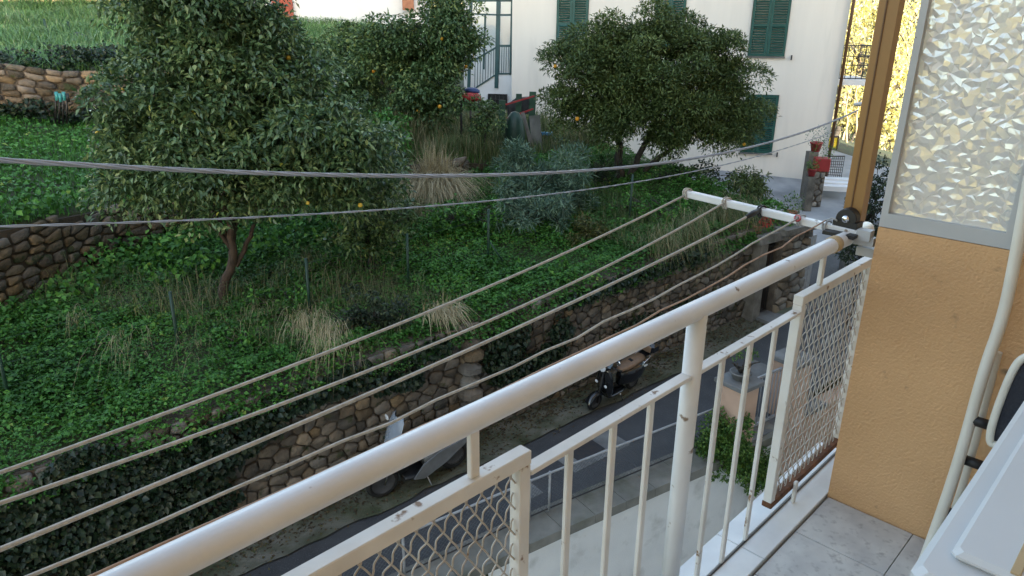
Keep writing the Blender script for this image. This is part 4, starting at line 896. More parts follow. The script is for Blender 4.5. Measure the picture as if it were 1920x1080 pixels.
# ================================================================== scooters
def place_root(root, p, heading, lean=0, sc=1.):
    root.scale = (sc, sc, sc)
    root.location = Vector(p.tolist()); h = math.atan2(heading[1], heading[0]); sl = math.asin(norm(heading)[2])
    root.rotation_euler = (lean, -sl, h)
def wheel(root, x, r, w):
    wr = MB(); prof = []
    for k in range(13): th = 2*math.pi*k/12; prof.append((r-w/2+w/2*math.cos(th), w/2*math.sin(th)))
    wr.lathe((x, 0, r), prof, axis=(0, 1, 0), n=24); wo = wr.build('wheel', 'rubber', root, local=True)
    rm = MB(); rm.lathe((x, 0, r), [(0, -.035), (.03, -.04), (r-w*.95, -.025), (r-w*.85, -.045), (r-w*.85, .045), (r-w*.95, .025), (.03, .04), (0, .035)], axis=(0, 1, 0), n=20); rm.build('rim', 'rim_dark', wo, local=True)
def lp3(name, m, root, secs, pw=2.5, n=16): return MB().loft(secs, n=n, pw=pw).build(name, m, root, local=True)
def vespa():
    r = thing('scooter', 'black scooter with tan seat and top box parked by the wall', 'scooter', (0, 0, 0), 'scooters parked by the stone wall')
    wheel(r, .63, .215, .095); wheel(r, -.62, .215, .095)
    lp3('rear_body', 'black_gloss', r, [(-.93, 0, .60, .03, .03), (-.90, 0, .59, .10, .10), (-.80, 0, .56, .17, .17), (-.62, 0, .52, .215, .22), (-.42, 0, .50, .205, .225), (-.25, 0, .50, .15, .21), (-.14, 0, .50, .11, .19), (-.10, 0, .50, .09, .17)])
    lp3('floorboard', 'black_gloss', r, [(-.22, 0, .27, .15, .03), (0, 0, .26, .19, .028), (.25, 0, .27, .19, .03), (.36, 0, .30, .17, .05)])
    ls = MB(); rows = []; 
    for z, x, hw, bow in ((.27, .37, .17, .03), (.42, .43, .215, .07), (.60, .455, .225, .08), (.78, .455, .20, .07), (.92, .45, .14, .05), (1.0, .44, .07, .03)):
        rows.append([(x-bow*(abs(k)/4)**2+.0, hw*k/4, z) for k in range(-4, 5)])
    V = sum(rows, []); Fs = [(i*9+j, i*9+j+1, (i+1)*9+j+1, (i+1)*9+j) for i in range(5) for j in range(8)]
    nV = len(V); V2 = [(x-.03, y*.97, z) for x, y, z in V]; 
    ls.add(V+V2, Fs+[tuple(nV+i for i in reversed(f)) for f in Fs]+[(i, i+1, nV+i+1, nV+i) for i in range(8)]+[(45+i, nV+45+i, nV+46+i, 46+i) for i in range(8)]+[(i*9, nV+i*9, nV+i*9+9, i*9+9) for i in range(5)]+[(i*9+8, i*9+17, nV+i*9+17, nV+i*9+8) for i in range(5)], True)
    sh = ls.build('leg_shield', 'black_gloss', r, local=True)
    lp3('horn_cover', 'black_gloss', r, [(.46, 0, .66, .045, .25), (.485, 0, .65, .04, .22), (.50, 0, .64, .02, .15)])
    gr = MB()
    for k in range(4): gr.box(.503, .512, -.035+k*.02, -.024+k*.02, .56, .80)
    gr.build('chrome_grille', 'chrome', r, local=True)
    fdr = MB(); 
    rows = []
    for k in range(9):
        th = math.radians(15+k*19); cx, cz = .63+.255*math.cos(th), .215+.255*math.sin(th)
        rows.append([(cx+.0, .085*math.sin(j*math.pi/6-math.pi/2)*1.0, cz-.06*(1-math.cos(j*math.pi/6-math.pi/2))) for j in range(7)])
    V = sum(rows, []); fdr.add(V, [(i*7+j, i*7+j+1, (i+1)*7+j+1, (i+1)*7+j) for i in range(8) for j in range(6)], True); fdr.build('front_fender', 'black_gloss', r, local=True)
    MB().tube([(.60, .06, .2), (.56, .03, .45), (.45, 0, .98)], .025, 8).build('fork', 'black_plastic', r, local=True)
    lp3('headset', 'black_gloss', r, [(.30, 0, 1.05, .05, .03), (.36, 0, 1.05, .13, .055), (.44, 0, 1.04, .12, .075), (.50, 0, 1.03, .085, .075), (.53, 0, 1.03, .06, .055)])
    MB().lathe((.53, 0, 1.03), [(.075, -.03), (.078, 0), (.07, .012), (.045, .02), (0, .024)], axis=(1, 0, .05), n=18).build('headlight', 'lamp_glass', r, local=True)
    hb_ = MB().tube([(.30, -.35, 1.06), (.36, -.2, 1.06), (.38, 0, 1.05), (.36, .2, 1.06), (.30, .35, 1.06)], .017, 8).build('handlebar', 'black_plastic', r, local=True)
    for s in (-1, 1):
        MB().tube([(.36, .22*s, 1.07), (.38, .27*s, 1.22)], .006, 6).build('mirror_stalk', 'chrome', r, local=True)
        MB().sphere((.38, .28*s, 1.26), .055, 12, 6, (.35, 1, 1)).build('mirror', 'chrome', r, local=True)
        MB().sphere((.50, .13*s, .62), .035, 10, 6, (.6, 1.2, 1)).build('indicator', 'lamp_glass', r, local=True)
        MB().sphere((-.80, .165*s, .64), .045, 10, 6, (1.5, .5, .7)).build('indicator', 'lamp_glass', r, local=True)
    fs_ = MB(); rows = []
    for z, x, hw in ((1.06, .50, .13), (1.16, .47, .16), (1.27, .43, .15), (1.34, .40, .10)): rows.append([(x-.06*(k/3)**2, hw*k/3, z) for k in range(-3, 4)])
    V = sum(rows, []); F_ = [(i*7+j, i*7+j+1, (i+1)*7+j+1, (i+1)*7+j) for i in range(3) for j in range(6)]; k = len(V)
    fs_.add(V+[(x-.006, y, z) for x, y, z in V], F_+[tuple(k+i for i in reversed(f)) for f in F_], True); fs_.build('fly_screen', 'smoke_screen', r, local=True)
    seat = lp3('seat', 'tan_leather', r, [(-.86, 0, .80, .05, .03), (-.80, 0, .80, .12, .06), (-.6, 0, .79, .15, .075), (-.42, 0, .775, .155, .075), (-.22, 0, .765, .14, .07), (-.08, 0, .76, .10, .055), (-.03, 0, .755, .05, .03)])
    MB().box(-.47, -.40, -.05, .05, .842, .858).build('seat_handle', 'black_plastic', seat, local=True)
    MB().tube([(-.7, .17, .74), (-.88, .16, .80), (-1.0, .1, .82), (-1.0, -.1, .82), (-.88, -.16, .80), (-.7, -.17, .74)], .012, 8).build('grab_rail', 'chrome', r, local=True)
    MB().box(-1.12, -.84, -.1, .1, .83, .85).build('rack', 'black_plastic', r, local=True)
    tb = MB().bbox((-1.05, 0, .985), (1, 0, 0), (0, 1, 0), (0, 0, 1), .30, .40, .26, .06).build('top_box', 'black_gloss', r, local=True)
    MB().bbox((-.893, 0, 1.0), (0, 1, 0), (0, 0, 1), (1, 0, 0), .32, .17, .05, .02).build('back_pad', 'tan_leather', tb, local=True)
    MB().sphere((-.93, 0, .62), .06, 10, 6, (.5, 1.1, 1)).build('tail_light', 'tail_red', r, local=True)
    MB().tube([(-.3, -.17, .2), (-.6, -.2, .2), (-.85, -.21, .24)], [.03, .05, .05], 10).build('exhaust', 'steel_grey', r, local=True)
    MB().tube([(-.05, .1, .24), (-.1, .2, .03)], .012, 6).build('kickstand', 'chrome', r, local=True)
    return r
def maxi():
    r = thing('scooter', 'grey scooter with tall clear windscreen parked beneath the top rail', 'scooter', (0, 0, 0), 'scooters parked by the stone wall')
    wheel(r, .70, .30, .10); wheel(r, -.68, .29, .12)
    lp3('rear_body', 'grey_body', r, [(-1.02, 0, .80, .03, .02), (-.95, 0, .78, .10, .07), (-.75, 0, .70, .17, .13), (-.5, 0, .63, .20, .17), (-.25, 0, .58, .19, .17), (-.05, 0, .50, .17, .14)])
    for s in (-1, 1):
        MB().panel([(-.95, .205*s, .74), (-.30, .235*s, .66), (.02, .245*s, .52), (.22, .25*s, .30), (.02, .25*s, .24), (-.42, .24*s, .40), (-.80, .215*s, .60)], .03, (0, -s, 0)).build('side_panel', 'grey_body', r, local=True)
        MB().tube([(.70, .085*s, .30), (.58, .085*s, .62)], .022, 8).build('fork', 'chrome', r, local=True)
        MB().tube([(.40, .26*s, 1.08), (.36, .36*s, 1.25)], .007, 6).build('mirror_stalk', 'black_plastic', r, local=True)
        MB().sphere((.37, .38*s, 1.29), .065, 12, 6, (.35, 1.1, .8)).build('mirror', 'lamp_glass', r, local=True)
    lp3('floorboard', 'black_plastic', r, [(-.1, 0, .30, .20, .04), (.15, 0, .29, .22, .035), (.36, 0, .32, .20, .06)])
    lp3('front_shield', 'black_plastic', r, [(.28, 0, .70, .20, .30), (.40, 0, .72, .23, .32), (.52, 0, .76, .20, .28), (.62, 0, .80, .13, .20), (.70, 0, .80, .06, .10)])
    lp3('headset', 'black_plastic', r, [(.28, 0, 1.07, .10, .04), (.38, 0, 1.07, .16, .06), (.48, 0, 1.06, .12, .06), (.54, 0, 1.05, .06, .03)])
    MB().tube([(.30, -.36, 1.10), (.38, -.18, 1.09), (.40, 0, 1.08), (.38, .18, 1.09), (.30, .36, 1.10)], .017, 8).build('handlebar', 'black_plastic', r, local=True)
    MB().lathe((.69, 0, .82), [(.09, -.03), (.09, 0), (.05, .03), (0, .035)], axis=(1, 0, .2), n=16).build('headlight', 'lamp_glass', r, local=True)
    lp3('front_fender', 'black_plastic', r, [(.40, 0, .56, .05, .02), (.55, 0, .62, .07, .025), (.72, 0, .635, .07, .025), (.88, 0, .56, .06, .02), (.98, 0, .46, .04, .02)])
    fs_ = MB(); rows = []
    for z, x, hw in ((1.0, .60, .18), (1.15, .54, .23), (1.33, .46, .24), (1.48, .39, .21), (1.54, .36, .14)): rows.append([(x-.08*(k/3)**2, hw*k/3, z) for k in range(-3, 4)])
    V = sum(rows, []); F_ = [(i*7+j, i*7+j+1, (i+1)*7+j+1, (i+1)*7+j) for i in range(4) for j in range(6)]; k = len(V)
    fs_.add(V+[(x-.004, y, z) for x, y, z in V], F_+[tuple(k+i for i in reversed(f)) for f in F_], True); fs_.build('windscreen', 'screen_film', r, local=True)
    lp3('seat', 'black_plastic', r, [(-.98, 0, .90, .06, .03), (-.8, 0, .89, .14, .06), (-.5, 0, .83, .16, .07), (-.2, 0, .79, .15, .07), (.0, 0, .76, .09, .05)])
    MB().tube([(-.75, .15, .86), (-1.02, .13, .93), (-1.08, 0, .94), (-1.02, -.13, .93), (-.75, -.15, .86)], .014, 8).build('grab_rail', 'steel_grey', r, local=True)
    MB().sphere((-1.02, 0, .76), .06, 10, 6, (.5, 1.3, .8)).build('tail_light', 'tail_red', r, local=True)
    MB().tube([(-.2, -.2, .25), (-.6, -.24, .3), (-1.0, -.24, .38)], [.03, .06, .055], 12).build('exhaust', 'steel_grey', r, local=True)
    MB().tube([(-.05, .12, .26), (-.1, .24, .03)], .012, 6).build('kickstand', 'steel_grey', r, local=True)
    return r
def park(root, a, b, th, lean, sc, fx):
    h = -EE*math.cos(th)-BB*math.sin(th)-ZZ*.07*math.cos(th); fw = ab(a, b); c = fw-h*fx*sc*np.array([1, 1, 0]); c[2] = gutter_z(float(c@EE), float(c@BB))+.032
    place_root(root, c, norm(h), lean, sc)
park(vespa(), 7.17, 7.60, math.radians(6), math.radians(-9), .76, .63)
park(maxi(), 3.46, 7.76, math.radians(-3), math.radians(-5), .80, .70)

# ================================================================== vegetation
def fnoise(x, y, seed=0, f=1.0):
    r = np.random.default_rng(seed); z = np.zeros_like(x)
    for k in range(7):
        th = r.uniform(0, 6.28); w = f*r.uniform(.6, 2.6); z += np.sin((x*math.cos(th)+y*math.sin(th))*w+r.uniform(0, 6.28))/(1+.4*k)
    return z/3.0
def abz(a, b): 
    P = EE[None, :]*a[:, None]+BB[None, :]*b[:, None]; P[:, 2] = terrain(a, b); return P
def vis_mask(P, mx=80):
    d = P@cf; x = 960+FOC*(P@cr)/d; y = 540-FOC*(P@cu)/d; return (d > .3) & (x > -mx*3) & (x < 1920+mx) & (y > -mx*2) & (y < 1080+mx)
# ---- lower garden ground cover (nettles, clover), with mounds; hangs a little over the wall
def cover():
    n = 250000; a = RNG.uniform(-5, 12.98, n); b = RNG.uniform(8.0, 13.9, n)
    k = b < wall2_b(a)+.1; a, b = a[k], b[k]
    P = abz(a, np.maximum(b, 8.36)); P += BB[None, :]*(np.minimum(b, 8.36)-8.36)[:, None]
    mound = .17+.15*fnoise(a, b, 3, 1.6)+.10*fnoise(a, b, 5, 5.5)+.06*fnoise(a, b, 6, 11)
    edge_ = np.clip((8.8-b)/.8, 0, 1); P[:, 2] += np.maximum(.02, mound)*RNG.uniform(.25, 1.0, len(a))**.5 + edge_*.12 - np.clip(8.36-b, 0, 1)*1.2
    thin = fnoise(a, b, 9, 1.1); keep = (RNG.uniform(0, 1, len(a)) < np.clip(1.0+.6*thin+.3*fnoise(a, b, 12, 6), .3, 1)) & vis_mask(P)
    P = P[keep]; n = len(P); d = RNG.normal(size=(n, 3)); d[:, 2] = d[:, 2]*.25-.05; up = nrm(RNG.normal(size=(n, 3))*.55+np.array([0, 0, 1.]))
    sp = fnoise(P[:, 0], P[:, 1], 71, 2.2)+RNG.normal(0, .25, n); L = np.where(sp > .35, RNG.uniform(.05, .085, n), np.where(sp < -.3, RNG.uniform(.022, .045, n), RNG.uniform(.035, .07, n))); V, F = leaves(P, d, up, L, L*np.where(sp < -.3, .45, RNG.uniform(.55, .85, n)))
    base = np.clip(.5+.32*fnoise(P[:, 0], P[:, 1], 21, 1.5)-.12*np.sign(sp)*(np.abs(sp) > .3)+RNG.normal(0, .2, n), 0, 1)
    o = npmesh('ground_cover', V, F, np.repeat(base, 4), 'leaf_cover'); tag(o, 'dense green leafy weeds covering the lower garden', 'ground cover', kind='stuff')
cover()
def grass_field(name, label, m, n, ar, br, h, w, lean, cond=None, zoff=0.):
    a = RNG.uniform(ar[0], ar[1], n); b = RNG.uniform(br[0], br[1], n)
    if cond is not None: k = cond(a, b); a, b = a[k], b[k]
    P = abz(a, b); P[:, 2] += zoff; k = vis_mask(P, 40); P = P[k]; n = len(P); a = a[k]; b = b[k]
    hm = np.clip(1+.6*fnoise(a, b, 14, 1.5), .35, 2)
    V, F = blades(P, h*RNG.uniform(.5, 1.25, n)*hm, w*RNG.uniform(.7, 1.3, n), RNG.uniform(.15, 1, n)*lean)
    base = np.clip(.45+.28*fnoise(a, b, 31, .9)+RNG.normal(0, .2, n), 0, 1)
    o = npmesh(name, V, F, np.repeat(base, 5), m); tag(o, label, 'grass', kind='stuff')
grass_field('terrace_grass', 'short green grass on the upper terrace at the left', 'grass', 75000, (-14, 9), (10, 19.4), .16, .014, .8, lambda a, b: (b > wall2_b(a)+.08))
grass_field('slope_grass', 'pale rough grass on the slope at the top left', 'grass_pale', 85000, (-9, 13), (19.5, 33), .40, .020, 1.7)
grass_field('garden_grass', 'thin long grass among the weeds of the lower garden', 'grass_mix', 30000, (-5, 12.95), (8.25, 13.5), .46, .008, 1.1, lambda a, b: (b < wall2_b(a)) & (fnoise(a, b, 44, 1.2) > .10))
grass_field('bank_grass', 'dry mixed grass between the pampas tuft and the citrus tree', 'grass_mix', 16000, (7, 12.9), (13.6, 18), .45, .014, .7)
grass_field('hill_grass', 'sunlit dry grass on the far hillside', 'grass_straw', 30000, (10, 110), (5, 110), .8, .12, .6, lambda a, b: np.hypot(a, b) > 36)

def clover():
    n = 34000; a = RNG.uniform(-12, 8, n); b = RNG.uniform(10, 19.3, n); k = (b > wall2_b(a)+.05) & (RNG.uniform(0, 1, n) < .75+.5*fnoise(a, b, 51, 1.0)); a, b = a[k], b[k]
    P = abz(a, b); P[:, 2] += RNG.uniform(.02, .14, len(a)); P = P[vis_mask(P)]; n = len(P)
    L = RNG.uniform(.06, .12, n); V, F = leaves(P, RNG.normal(size=(n, 3))*np.array([1, 1, .3]), nrm(RNG.normal(size=(n, 3))*.4+np.array([0, 0, 1.])), L, L*.75)
    base = np.clip(.55+.3*fnoise(P[:, 0], P[:, 1], 61, .8)+RNG.normal(0, .18, n), 0, 1)
    tag(npmesh('clover', V, F, np.repeat(base, 4), 'leaf_cover'), 'leafy clover among the grass of the upper terrace', 'ground cover', kind='stuff')
clover()
# ---- ivy on the street wall
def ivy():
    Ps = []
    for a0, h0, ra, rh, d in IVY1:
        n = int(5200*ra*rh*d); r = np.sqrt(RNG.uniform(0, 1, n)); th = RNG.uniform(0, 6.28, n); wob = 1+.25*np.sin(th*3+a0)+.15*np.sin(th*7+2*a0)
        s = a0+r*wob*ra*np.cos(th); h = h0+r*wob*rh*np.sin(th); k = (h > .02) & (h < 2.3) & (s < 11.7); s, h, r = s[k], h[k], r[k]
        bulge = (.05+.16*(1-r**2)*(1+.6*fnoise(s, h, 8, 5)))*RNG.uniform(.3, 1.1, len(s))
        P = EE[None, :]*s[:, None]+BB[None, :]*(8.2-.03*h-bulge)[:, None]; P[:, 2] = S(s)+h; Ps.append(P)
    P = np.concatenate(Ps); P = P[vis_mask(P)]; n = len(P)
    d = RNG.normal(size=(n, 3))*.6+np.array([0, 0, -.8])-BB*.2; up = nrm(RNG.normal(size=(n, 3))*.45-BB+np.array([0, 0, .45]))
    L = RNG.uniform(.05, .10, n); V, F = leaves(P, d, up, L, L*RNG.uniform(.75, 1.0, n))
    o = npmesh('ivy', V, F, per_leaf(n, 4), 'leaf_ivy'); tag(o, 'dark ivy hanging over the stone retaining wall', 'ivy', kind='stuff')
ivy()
def ivy_on(name, label, a_r, b_r, h_r, n, m='leaf_ivy'):
    a = RNG.uniform(*a_r, n); b = RNG.uniform(*b_r, n); k = fnoise(a*2, b*2, 77, 1.2) > -.25; a, b = a[k], b[k]
    P = abz(a, b); P[:, 2] += RNG.uniform(h_r[0], h_r[1], len(a))*(1+.5*fnoise(a, b, 4, 3)); P = P[vis_mask(P)]; n = len(P)
    V, F = leaves(P, RNG.normal(size=(n, 3)), nrm(RNG.normal(size=(n, 3))*.6+np.array([0, 0, 1.])-BB*.5), RNG.uniform(.07, .13, n), RNG.uniform(.06, .10, n))
    o = npmesh(name, V, F, per_leaf(n, 4), m); tag(o, label, 'ground cover', kind='stuff')
ivy_on('ivy', 'dark ivy spilling over the tan dry stone wall at the upper left', (-5, 6), (18.9, 20.6), (.05, .4), 12000)
ivy_on('brambles', 'dark brambles along the base of the mossy terrace wall', (-3, 5), (11.6, 13.3), (.05, .35), 5000, 'leaf_cover')

def litter():
    n = 5200; a = RNG.uniform(-3, 12, n); b = 8.2-np.abs(RNG.normal(0, .28, n)); k = (b > 7.35) & (fnoise(a, b, 91, 2.5) > -.35); a, b = a[k], b[k]
    P = EE[None, :]*a[:, None]+BB[None, :]*b[:, None]; P[:, 2] = S(a)+.05*np.maximum(0, b-7.3)+.03*np.sin(a*2.1)*np.sin(b*5)+.036; n = len(P)
    V, F = leaves(P, RNG.normal(size=(n, 3))*np.array([1, 1, .15]), nrm(RNG.normal(size=(n, 3))*.35+np.array([0, 0, 1.])), RNG.uniform(.03, .075, n), RNG.uniform(.015, .04, n))
    tag(npmesh('leaf_litter', V, F, per_leaf(n, 4), 'litter'), 'dry fallen leaves along the foot of the stone wall', 'leaf litter', kind='stuff')
MT['litter'] = leafmat('litter', [(0, (.045, .032, .02)), (.5, (.10, .07, .04)), (.8, (.16, .12, .06)), (1, (.06, .085, .025))], .1, .8)
litter()
# ---- trees
def limb(mb, p, q, r0, r1, rg, k=5, wig=.06):
    p = np.asarray(p, float); q = np.asarray(q, float); L = np.linalg.norm(q-p); pts = []; rs = []
    for i in range(k+1):
        t = i/k; w = wig*L*math.sin(math.pi*t); pts.append(p+(q-p)*t+np.array([rg.uniform(-w, w), rg.uniform(-w, w), rg.uniform(-w, w)*.4+w*.5])); rs.append(r0+(r1-r0)*t)
    mb.tube(pts, rs, 7, cap=True); return pts
def tree(name, label, base, fork, ells, mleaf, mbark, seed, n_cl, per, L, W, r0=.09, cl_r=(.28, .5), trunks=None, fruits=0, mfruit='orange_fruit', fr=.037, cat='tree', droopy=.35, shell=.55, group=None, gap=0., hollow=False):
    rg = random.Random(seed); root = thing(name, label, cat, base, group)
    tot = sum(e[1][0]*e[1][1]*e[1][2] for e in ells); cs = []; rs = []
    for c, (rx, ry, rz) in ells:
        k = max(3, int(n_cl*rx*ry*rz/tot))
        for _ in range(k):
            d = norm([rg.gauss(0, 1), rg.gauss(0, 1), rg.gauss(0, 1)]); rad = rg.uniform(shell, 1.12)
            cs.append(np.asarray(c)+d*rad*np.array([rx, ry, rz])); rs.append(rg.uniform(*cl_r))
    cs = np.array(cs); rs = np.array(rs)
    if gap: k = np.array([fnoise(np.array([c[0]*1.7]), np.array([c[2]*1.9+c[1]]), seed, 1.0)[0] > -gap for c in cs]); cs, rs = cs[k], rs[k]
    tb = MB(); base = np.asarray(base, float); tips = []
    for tb_, tf_, rr in (trunks or [(base, fork, r0)]):
        pts = limb(tb, np.asarray(tb_)-ZZ*.15, tf_, rr*1.2, rr*.8, rg, 6, .05)
        cen = np.mean([e[0] for e in ells], 0)
        for c, rad in ells:
            q = np.asarray(c)*.75+np.asarray(tf_)*.25
            if len(ells) > 6 and rg.random() < .35: continue
            tips.append(q)
            if len(ells) > 6 and (c[2] < tf_[2]+.35 or rg.random() < .4): continue
            limb(tb, tf_, q, rr*.5, rr*.18, rg, 5, .10)
    tips = np.array(tips+[np.asarray(fork)])
    tw = MB()
    for c in cs:
        t = tips[np.argmin(np.linalg.norm(tips-c, axis=1))]; limb(tw, t, c, r0*.2, .006, rg, 3, .08)
    tb.build('trunk', mbark, root); tag(tw.build('branches', mbark, root), kind='stuff')
    V, F = clump_leaves(cs, rs, per, L, W, .8, droopy, hollow); n = len(V)//4
    cnt = [max(6, int(per*r*r)) for r in rs]; tone = np.repeat(RNG.normal(0, .13 if hollow else .06, len(cs)), cnt)
    npmesh('crown', V, F, np.repeat(np.clip(RNG.uniform(0, 1, n)+np.where(RNG.uniform(0, 1, n) < .97, tone*.9, 0), 0, .95)+np.where(RNG.uniform(0, 1, n) < .010, .06, 0), 4), mleaf, root)
    for _ in range(fruits):
        i = rg.randrange(len(cs)); c = cs[i]; d = norm([rg.gauss(0, .6), -abs(rg.gauss(1, .4)), rg.gauss(-.2, .5)])
        MB().sphere(c+d*rs[i]*.95, fr*rg.uniform(.85, 1.15), 10, 6).build('fruit', mfruit, root)
    return root
def el(px, py, y, rx, rz, ry=None): return (atY(px, py, y), (rx, ry or (rx+rz)/2, rz))
# big orange tree
YB = 10.2; tbp = np.array([-4.44, 10.19, float(garden(2.37, 10.86))])
tree('orange_tree', 'big dark citrus tree with one leaning reddish trunk in the lower garden', tbp, atY(438, 430, 10.2),
     [el(380, 20, 10.6, 1.0, .9), el(300, 110, 10.5, .55, .6), el(455, 110, 10.6, .75, .85), el(330, 215, 10.2, .85, .75), el(530, 195, 10.5, .7, .6), el(440, 290, 10.0, .95, .75), el(290, 320, 10.1, .62, .55), el(600, 290, 10.3, .9, .75), el(670, 310, 10.6, .55, .6), el(690, 380, 10.8, .35, .4), el(560, 375, 10.2, .75, .45), el(340, 385, 10.0, .6, .35), el(250, 255, 10.2, .35, .5)],
     'leaf_citrus', 'bark', 1, 250, 1900, .11, .05, hollow=True, r0=.07, cl_r=(.26, .5), trunks=[(tbp, atY(436, 470, 10.2), .072), (atY(436, 478, 10.2), atY(428, 395, 10.0), .05), (atY(440, 482, 10.2), atY(480, 415, 10.4), .034)], fruits=22, mfruit='lemon_fruit', fr=.03, shell=.45)
# second citrus tree
b2 = np.array([*atY(790, 235, 17.6)[:2], 0]); b2[2] = tz(b2[0], b2[1])
tree('orange_tree', 'rounded green citrus tree left of the cream house porch', b2, atY(790, 200, 17.6),
     [el(745, 50, 17.6, .55, .55), el(830, 55, 17.7, .62, .6), el(720, 110, 17.5, .65, .5), el(790, 95, 18.0, .6, .5), el(850, 110, 17.6, .6, .6), el(760, 170, 17.4, .75, .5), el(840, 165, 17.5, .7, .5), el(890, 160, 17.7, .42, .5), el(800, 205, 17.4, .75, .35), el(690, 60, 17.7, .35, .4), el(700, 150, 17.6, .55, .5), el(870, 60, 17.8, .35, .5)],
     'leaf_citrus2', 'bark_grey', 2, 170, 1500, .11, .055, hollow=True, r0=.08, cl_r=(.25, .45), fruits=10, fr=.045, shell=.45, gap=.5)
# tree in front of the house
b3 = np.array([2.44, 15.91, float(garden(11.3, 11.47))])
tree('orange_tree', 'broad olive green tree with several trunks in front of the cream house', b3, atY(1185, 265, 15.9),
     [el(1240, 55, 16.2, .65, .42), el(1150, 80, 16.0, .8, .5), el(1310, 90, 16.2, .75, .5), el(1080, 125, 15.9, .75, .45), el(1225, 130, 15.6, 1.0, .6), el(1350, 145, 16.0, .7, .5), el(1050, 185, 15.9, .5, .45), el(1140, 195, 15.6, .9, .55), el(1270, 205, 15.5, .95, .55), el(1380, 205, 15.9, .6, .5), el(1110, 245, 15.7, .6, .35), el(1330, 250, 15.7, .75, .45), el(1410, 235, 16.0, .3, .35), el(1250, 260, 15.6, .6, .35)],
     'leaf_olive', 'bark_grey', 3, 260, 3000, .10, .034, hollow=True, r0=.10, cl_r=(.22, .46), trunks=[(b3, atY(1160, 262, 15.9), .095), (b3+np.array([.12, .1, 0]), atY(1212, 265, 15.9), .075), (b3+np.array([.3, .3, 0]), atY(1268, 270, 16.2), .06)], fruits=5, fr=.04, shell=.35, droopy=.1)

def shrub(name, label, px, py, y, w, h, m, L, W, per=420, ncl=26, seed=0, mb='bark_grey', cat='shrub', zb=None, droopy=.2, cr_=None, group=None):
    c = atY(px, py, y); z0 = tz(c[0], c[1]) if zb is None else zb; z0 = min(z0, c[2]+h)
    base = np.array([c[0], c[1], z0])
    cr_ = cr_ or (min(w, h)*.22, min(w, h)*.38); per = cov_per(.5, L, W); ncl = int(ncl*1.3)
    return tree(name, label, base, np.array([c[0], c[1], z0+(c[2]-z0)*.6]), [(c, (w, w*.8, h)), (c+np.array([w*.3, .1, -h*.25]), (w*.7, w*.6, h*.6)), (c-np.array([w*.3, .1, h*.2]), (w*.7, w*.6, h*.6))], m, mb, seed, ncl, per, L, W, r0=.03, cl_r=cr_, cat=cat, droopy=droopy, shell=.4, group=group)
shrub('oleander_shrub', 'grey green oleander shrub below the house terrace', 1015, 345, 14.0, 1.1, .7, 'leaf_oleander', .15, .024, 900, 46, 11, droopy=-.25)
shrub('oleander_shrub', 'lower grey green oleander clump hanging over the green fence line', 1010, 395, 12.9, .85, .40, 'leaf_oleander', .15, .024, 900, 34, 12, droopy=.15)
shrub('shrub', 'dark leafy shrub under the right side of the big citrus tree', 680, 320, 11.9, .72, .8, 'leaf_citrus', .10, .05, 520, 34, 13)
shrub('shrub', 'bluish leafy shrub below the citrus tree near the fence post', 690, 425, 11.2, .62, .5, 'leaf_citrus2', .10, .05, 520, 30, 14)
shrub('shrub', 'dense climbing shrub between the two citrus trees', 640, 150, 18.6, 1.25, .9, 'leaf_citrus2', .10, .055, 420, 50, 15)
shrub('shrub', 'leafy shrub spreading below the short grey block wall', 590, 215, 16.5, .95, .6, 'leaf_cover', .10, .055, 420, 44, 16)
shrub('shrub', 'green shrub beneath the rounded citrus tree', 700, 235, 15.5, .75, .55, 'leaf_cover', .10, .055, 420, 36, 17)
shrub('shrub', 'shrub growing against the left of the short grey block wall', 520, 70, 20.5, .8, .55, 'leaf_citrus2', .10, .055, 400, 30, 18)
shrub('shrub', 'bright young shrub with reddish stems below the oleander', 1100, 440, 12.6, .5, .42, 'leaf_young', .07, .035, 520, 22, 19)
shrub('shrub', 'round green weeds mound at the wall top in the middle', 1010, 520, 11.2, .75, .3, 'leaf_cover', .08, .055, 640, 34, 20)
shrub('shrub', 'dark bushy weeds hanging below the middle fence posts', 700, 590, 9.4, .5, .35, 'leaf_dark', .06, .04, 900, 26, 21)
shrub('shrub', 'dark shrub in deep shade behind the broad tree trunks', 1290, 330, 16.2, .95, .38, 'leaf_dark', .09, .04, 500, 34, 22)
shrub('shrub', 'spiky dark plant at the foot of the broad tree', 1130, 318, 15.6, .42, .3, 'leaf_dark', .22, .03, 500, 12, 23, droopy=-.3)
shrub('shrub', 'thin bamboo like plants beside the concrete driveway', 1405, 345, 15.0, .42, .42, 'leaf_olive', .12, .03, 420, 22, 24)
shrub('shrub', 'shaded green bushes on the slope under the broad tree', 1240, 385, 13.6, .9, .22, 'leaf_cover', .07, .05, 640, 32, 25)
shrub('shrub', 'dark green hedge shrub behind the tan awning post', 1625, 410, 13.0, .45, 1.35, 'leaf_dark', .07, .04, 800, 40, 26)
shrub('shrub', 'green hedge shrub seen between awning post and grey frame', 1700, 410, 12.0, .40, 1.2, 'leaf_citrus', .08, .045, 800, 30, 27)
shrub('hedge_shrub', 'bright green rounded shrub spilling over the white wall below the peach pillar', 1360, 835, 9.1, .40, .50, 'leaf_bush', .055, .032, 1700, 80, 28, zb=-7.0)
shrub('hedge_shrub', 'smaller bright green shrub tumbling down under the small barred gate', 1418, 880, 9.2, .30, .36, 'leaf_bush', .05, .03, 1700, 50, 29, zb=-7.4)
shrub('shrub', 'dark ivy bush on the slope above the dry stone wall', 175, 135, 17.5, .5, .5, 'leaf_ivy', .09, .07, 600, 26, 30)
shrub('shrub', 'leafy plant beside the green trellis near the house', 910, 215, 17.0, .4, .5, 'leaf_citrus2', .09, .05, 420, 20, 31)

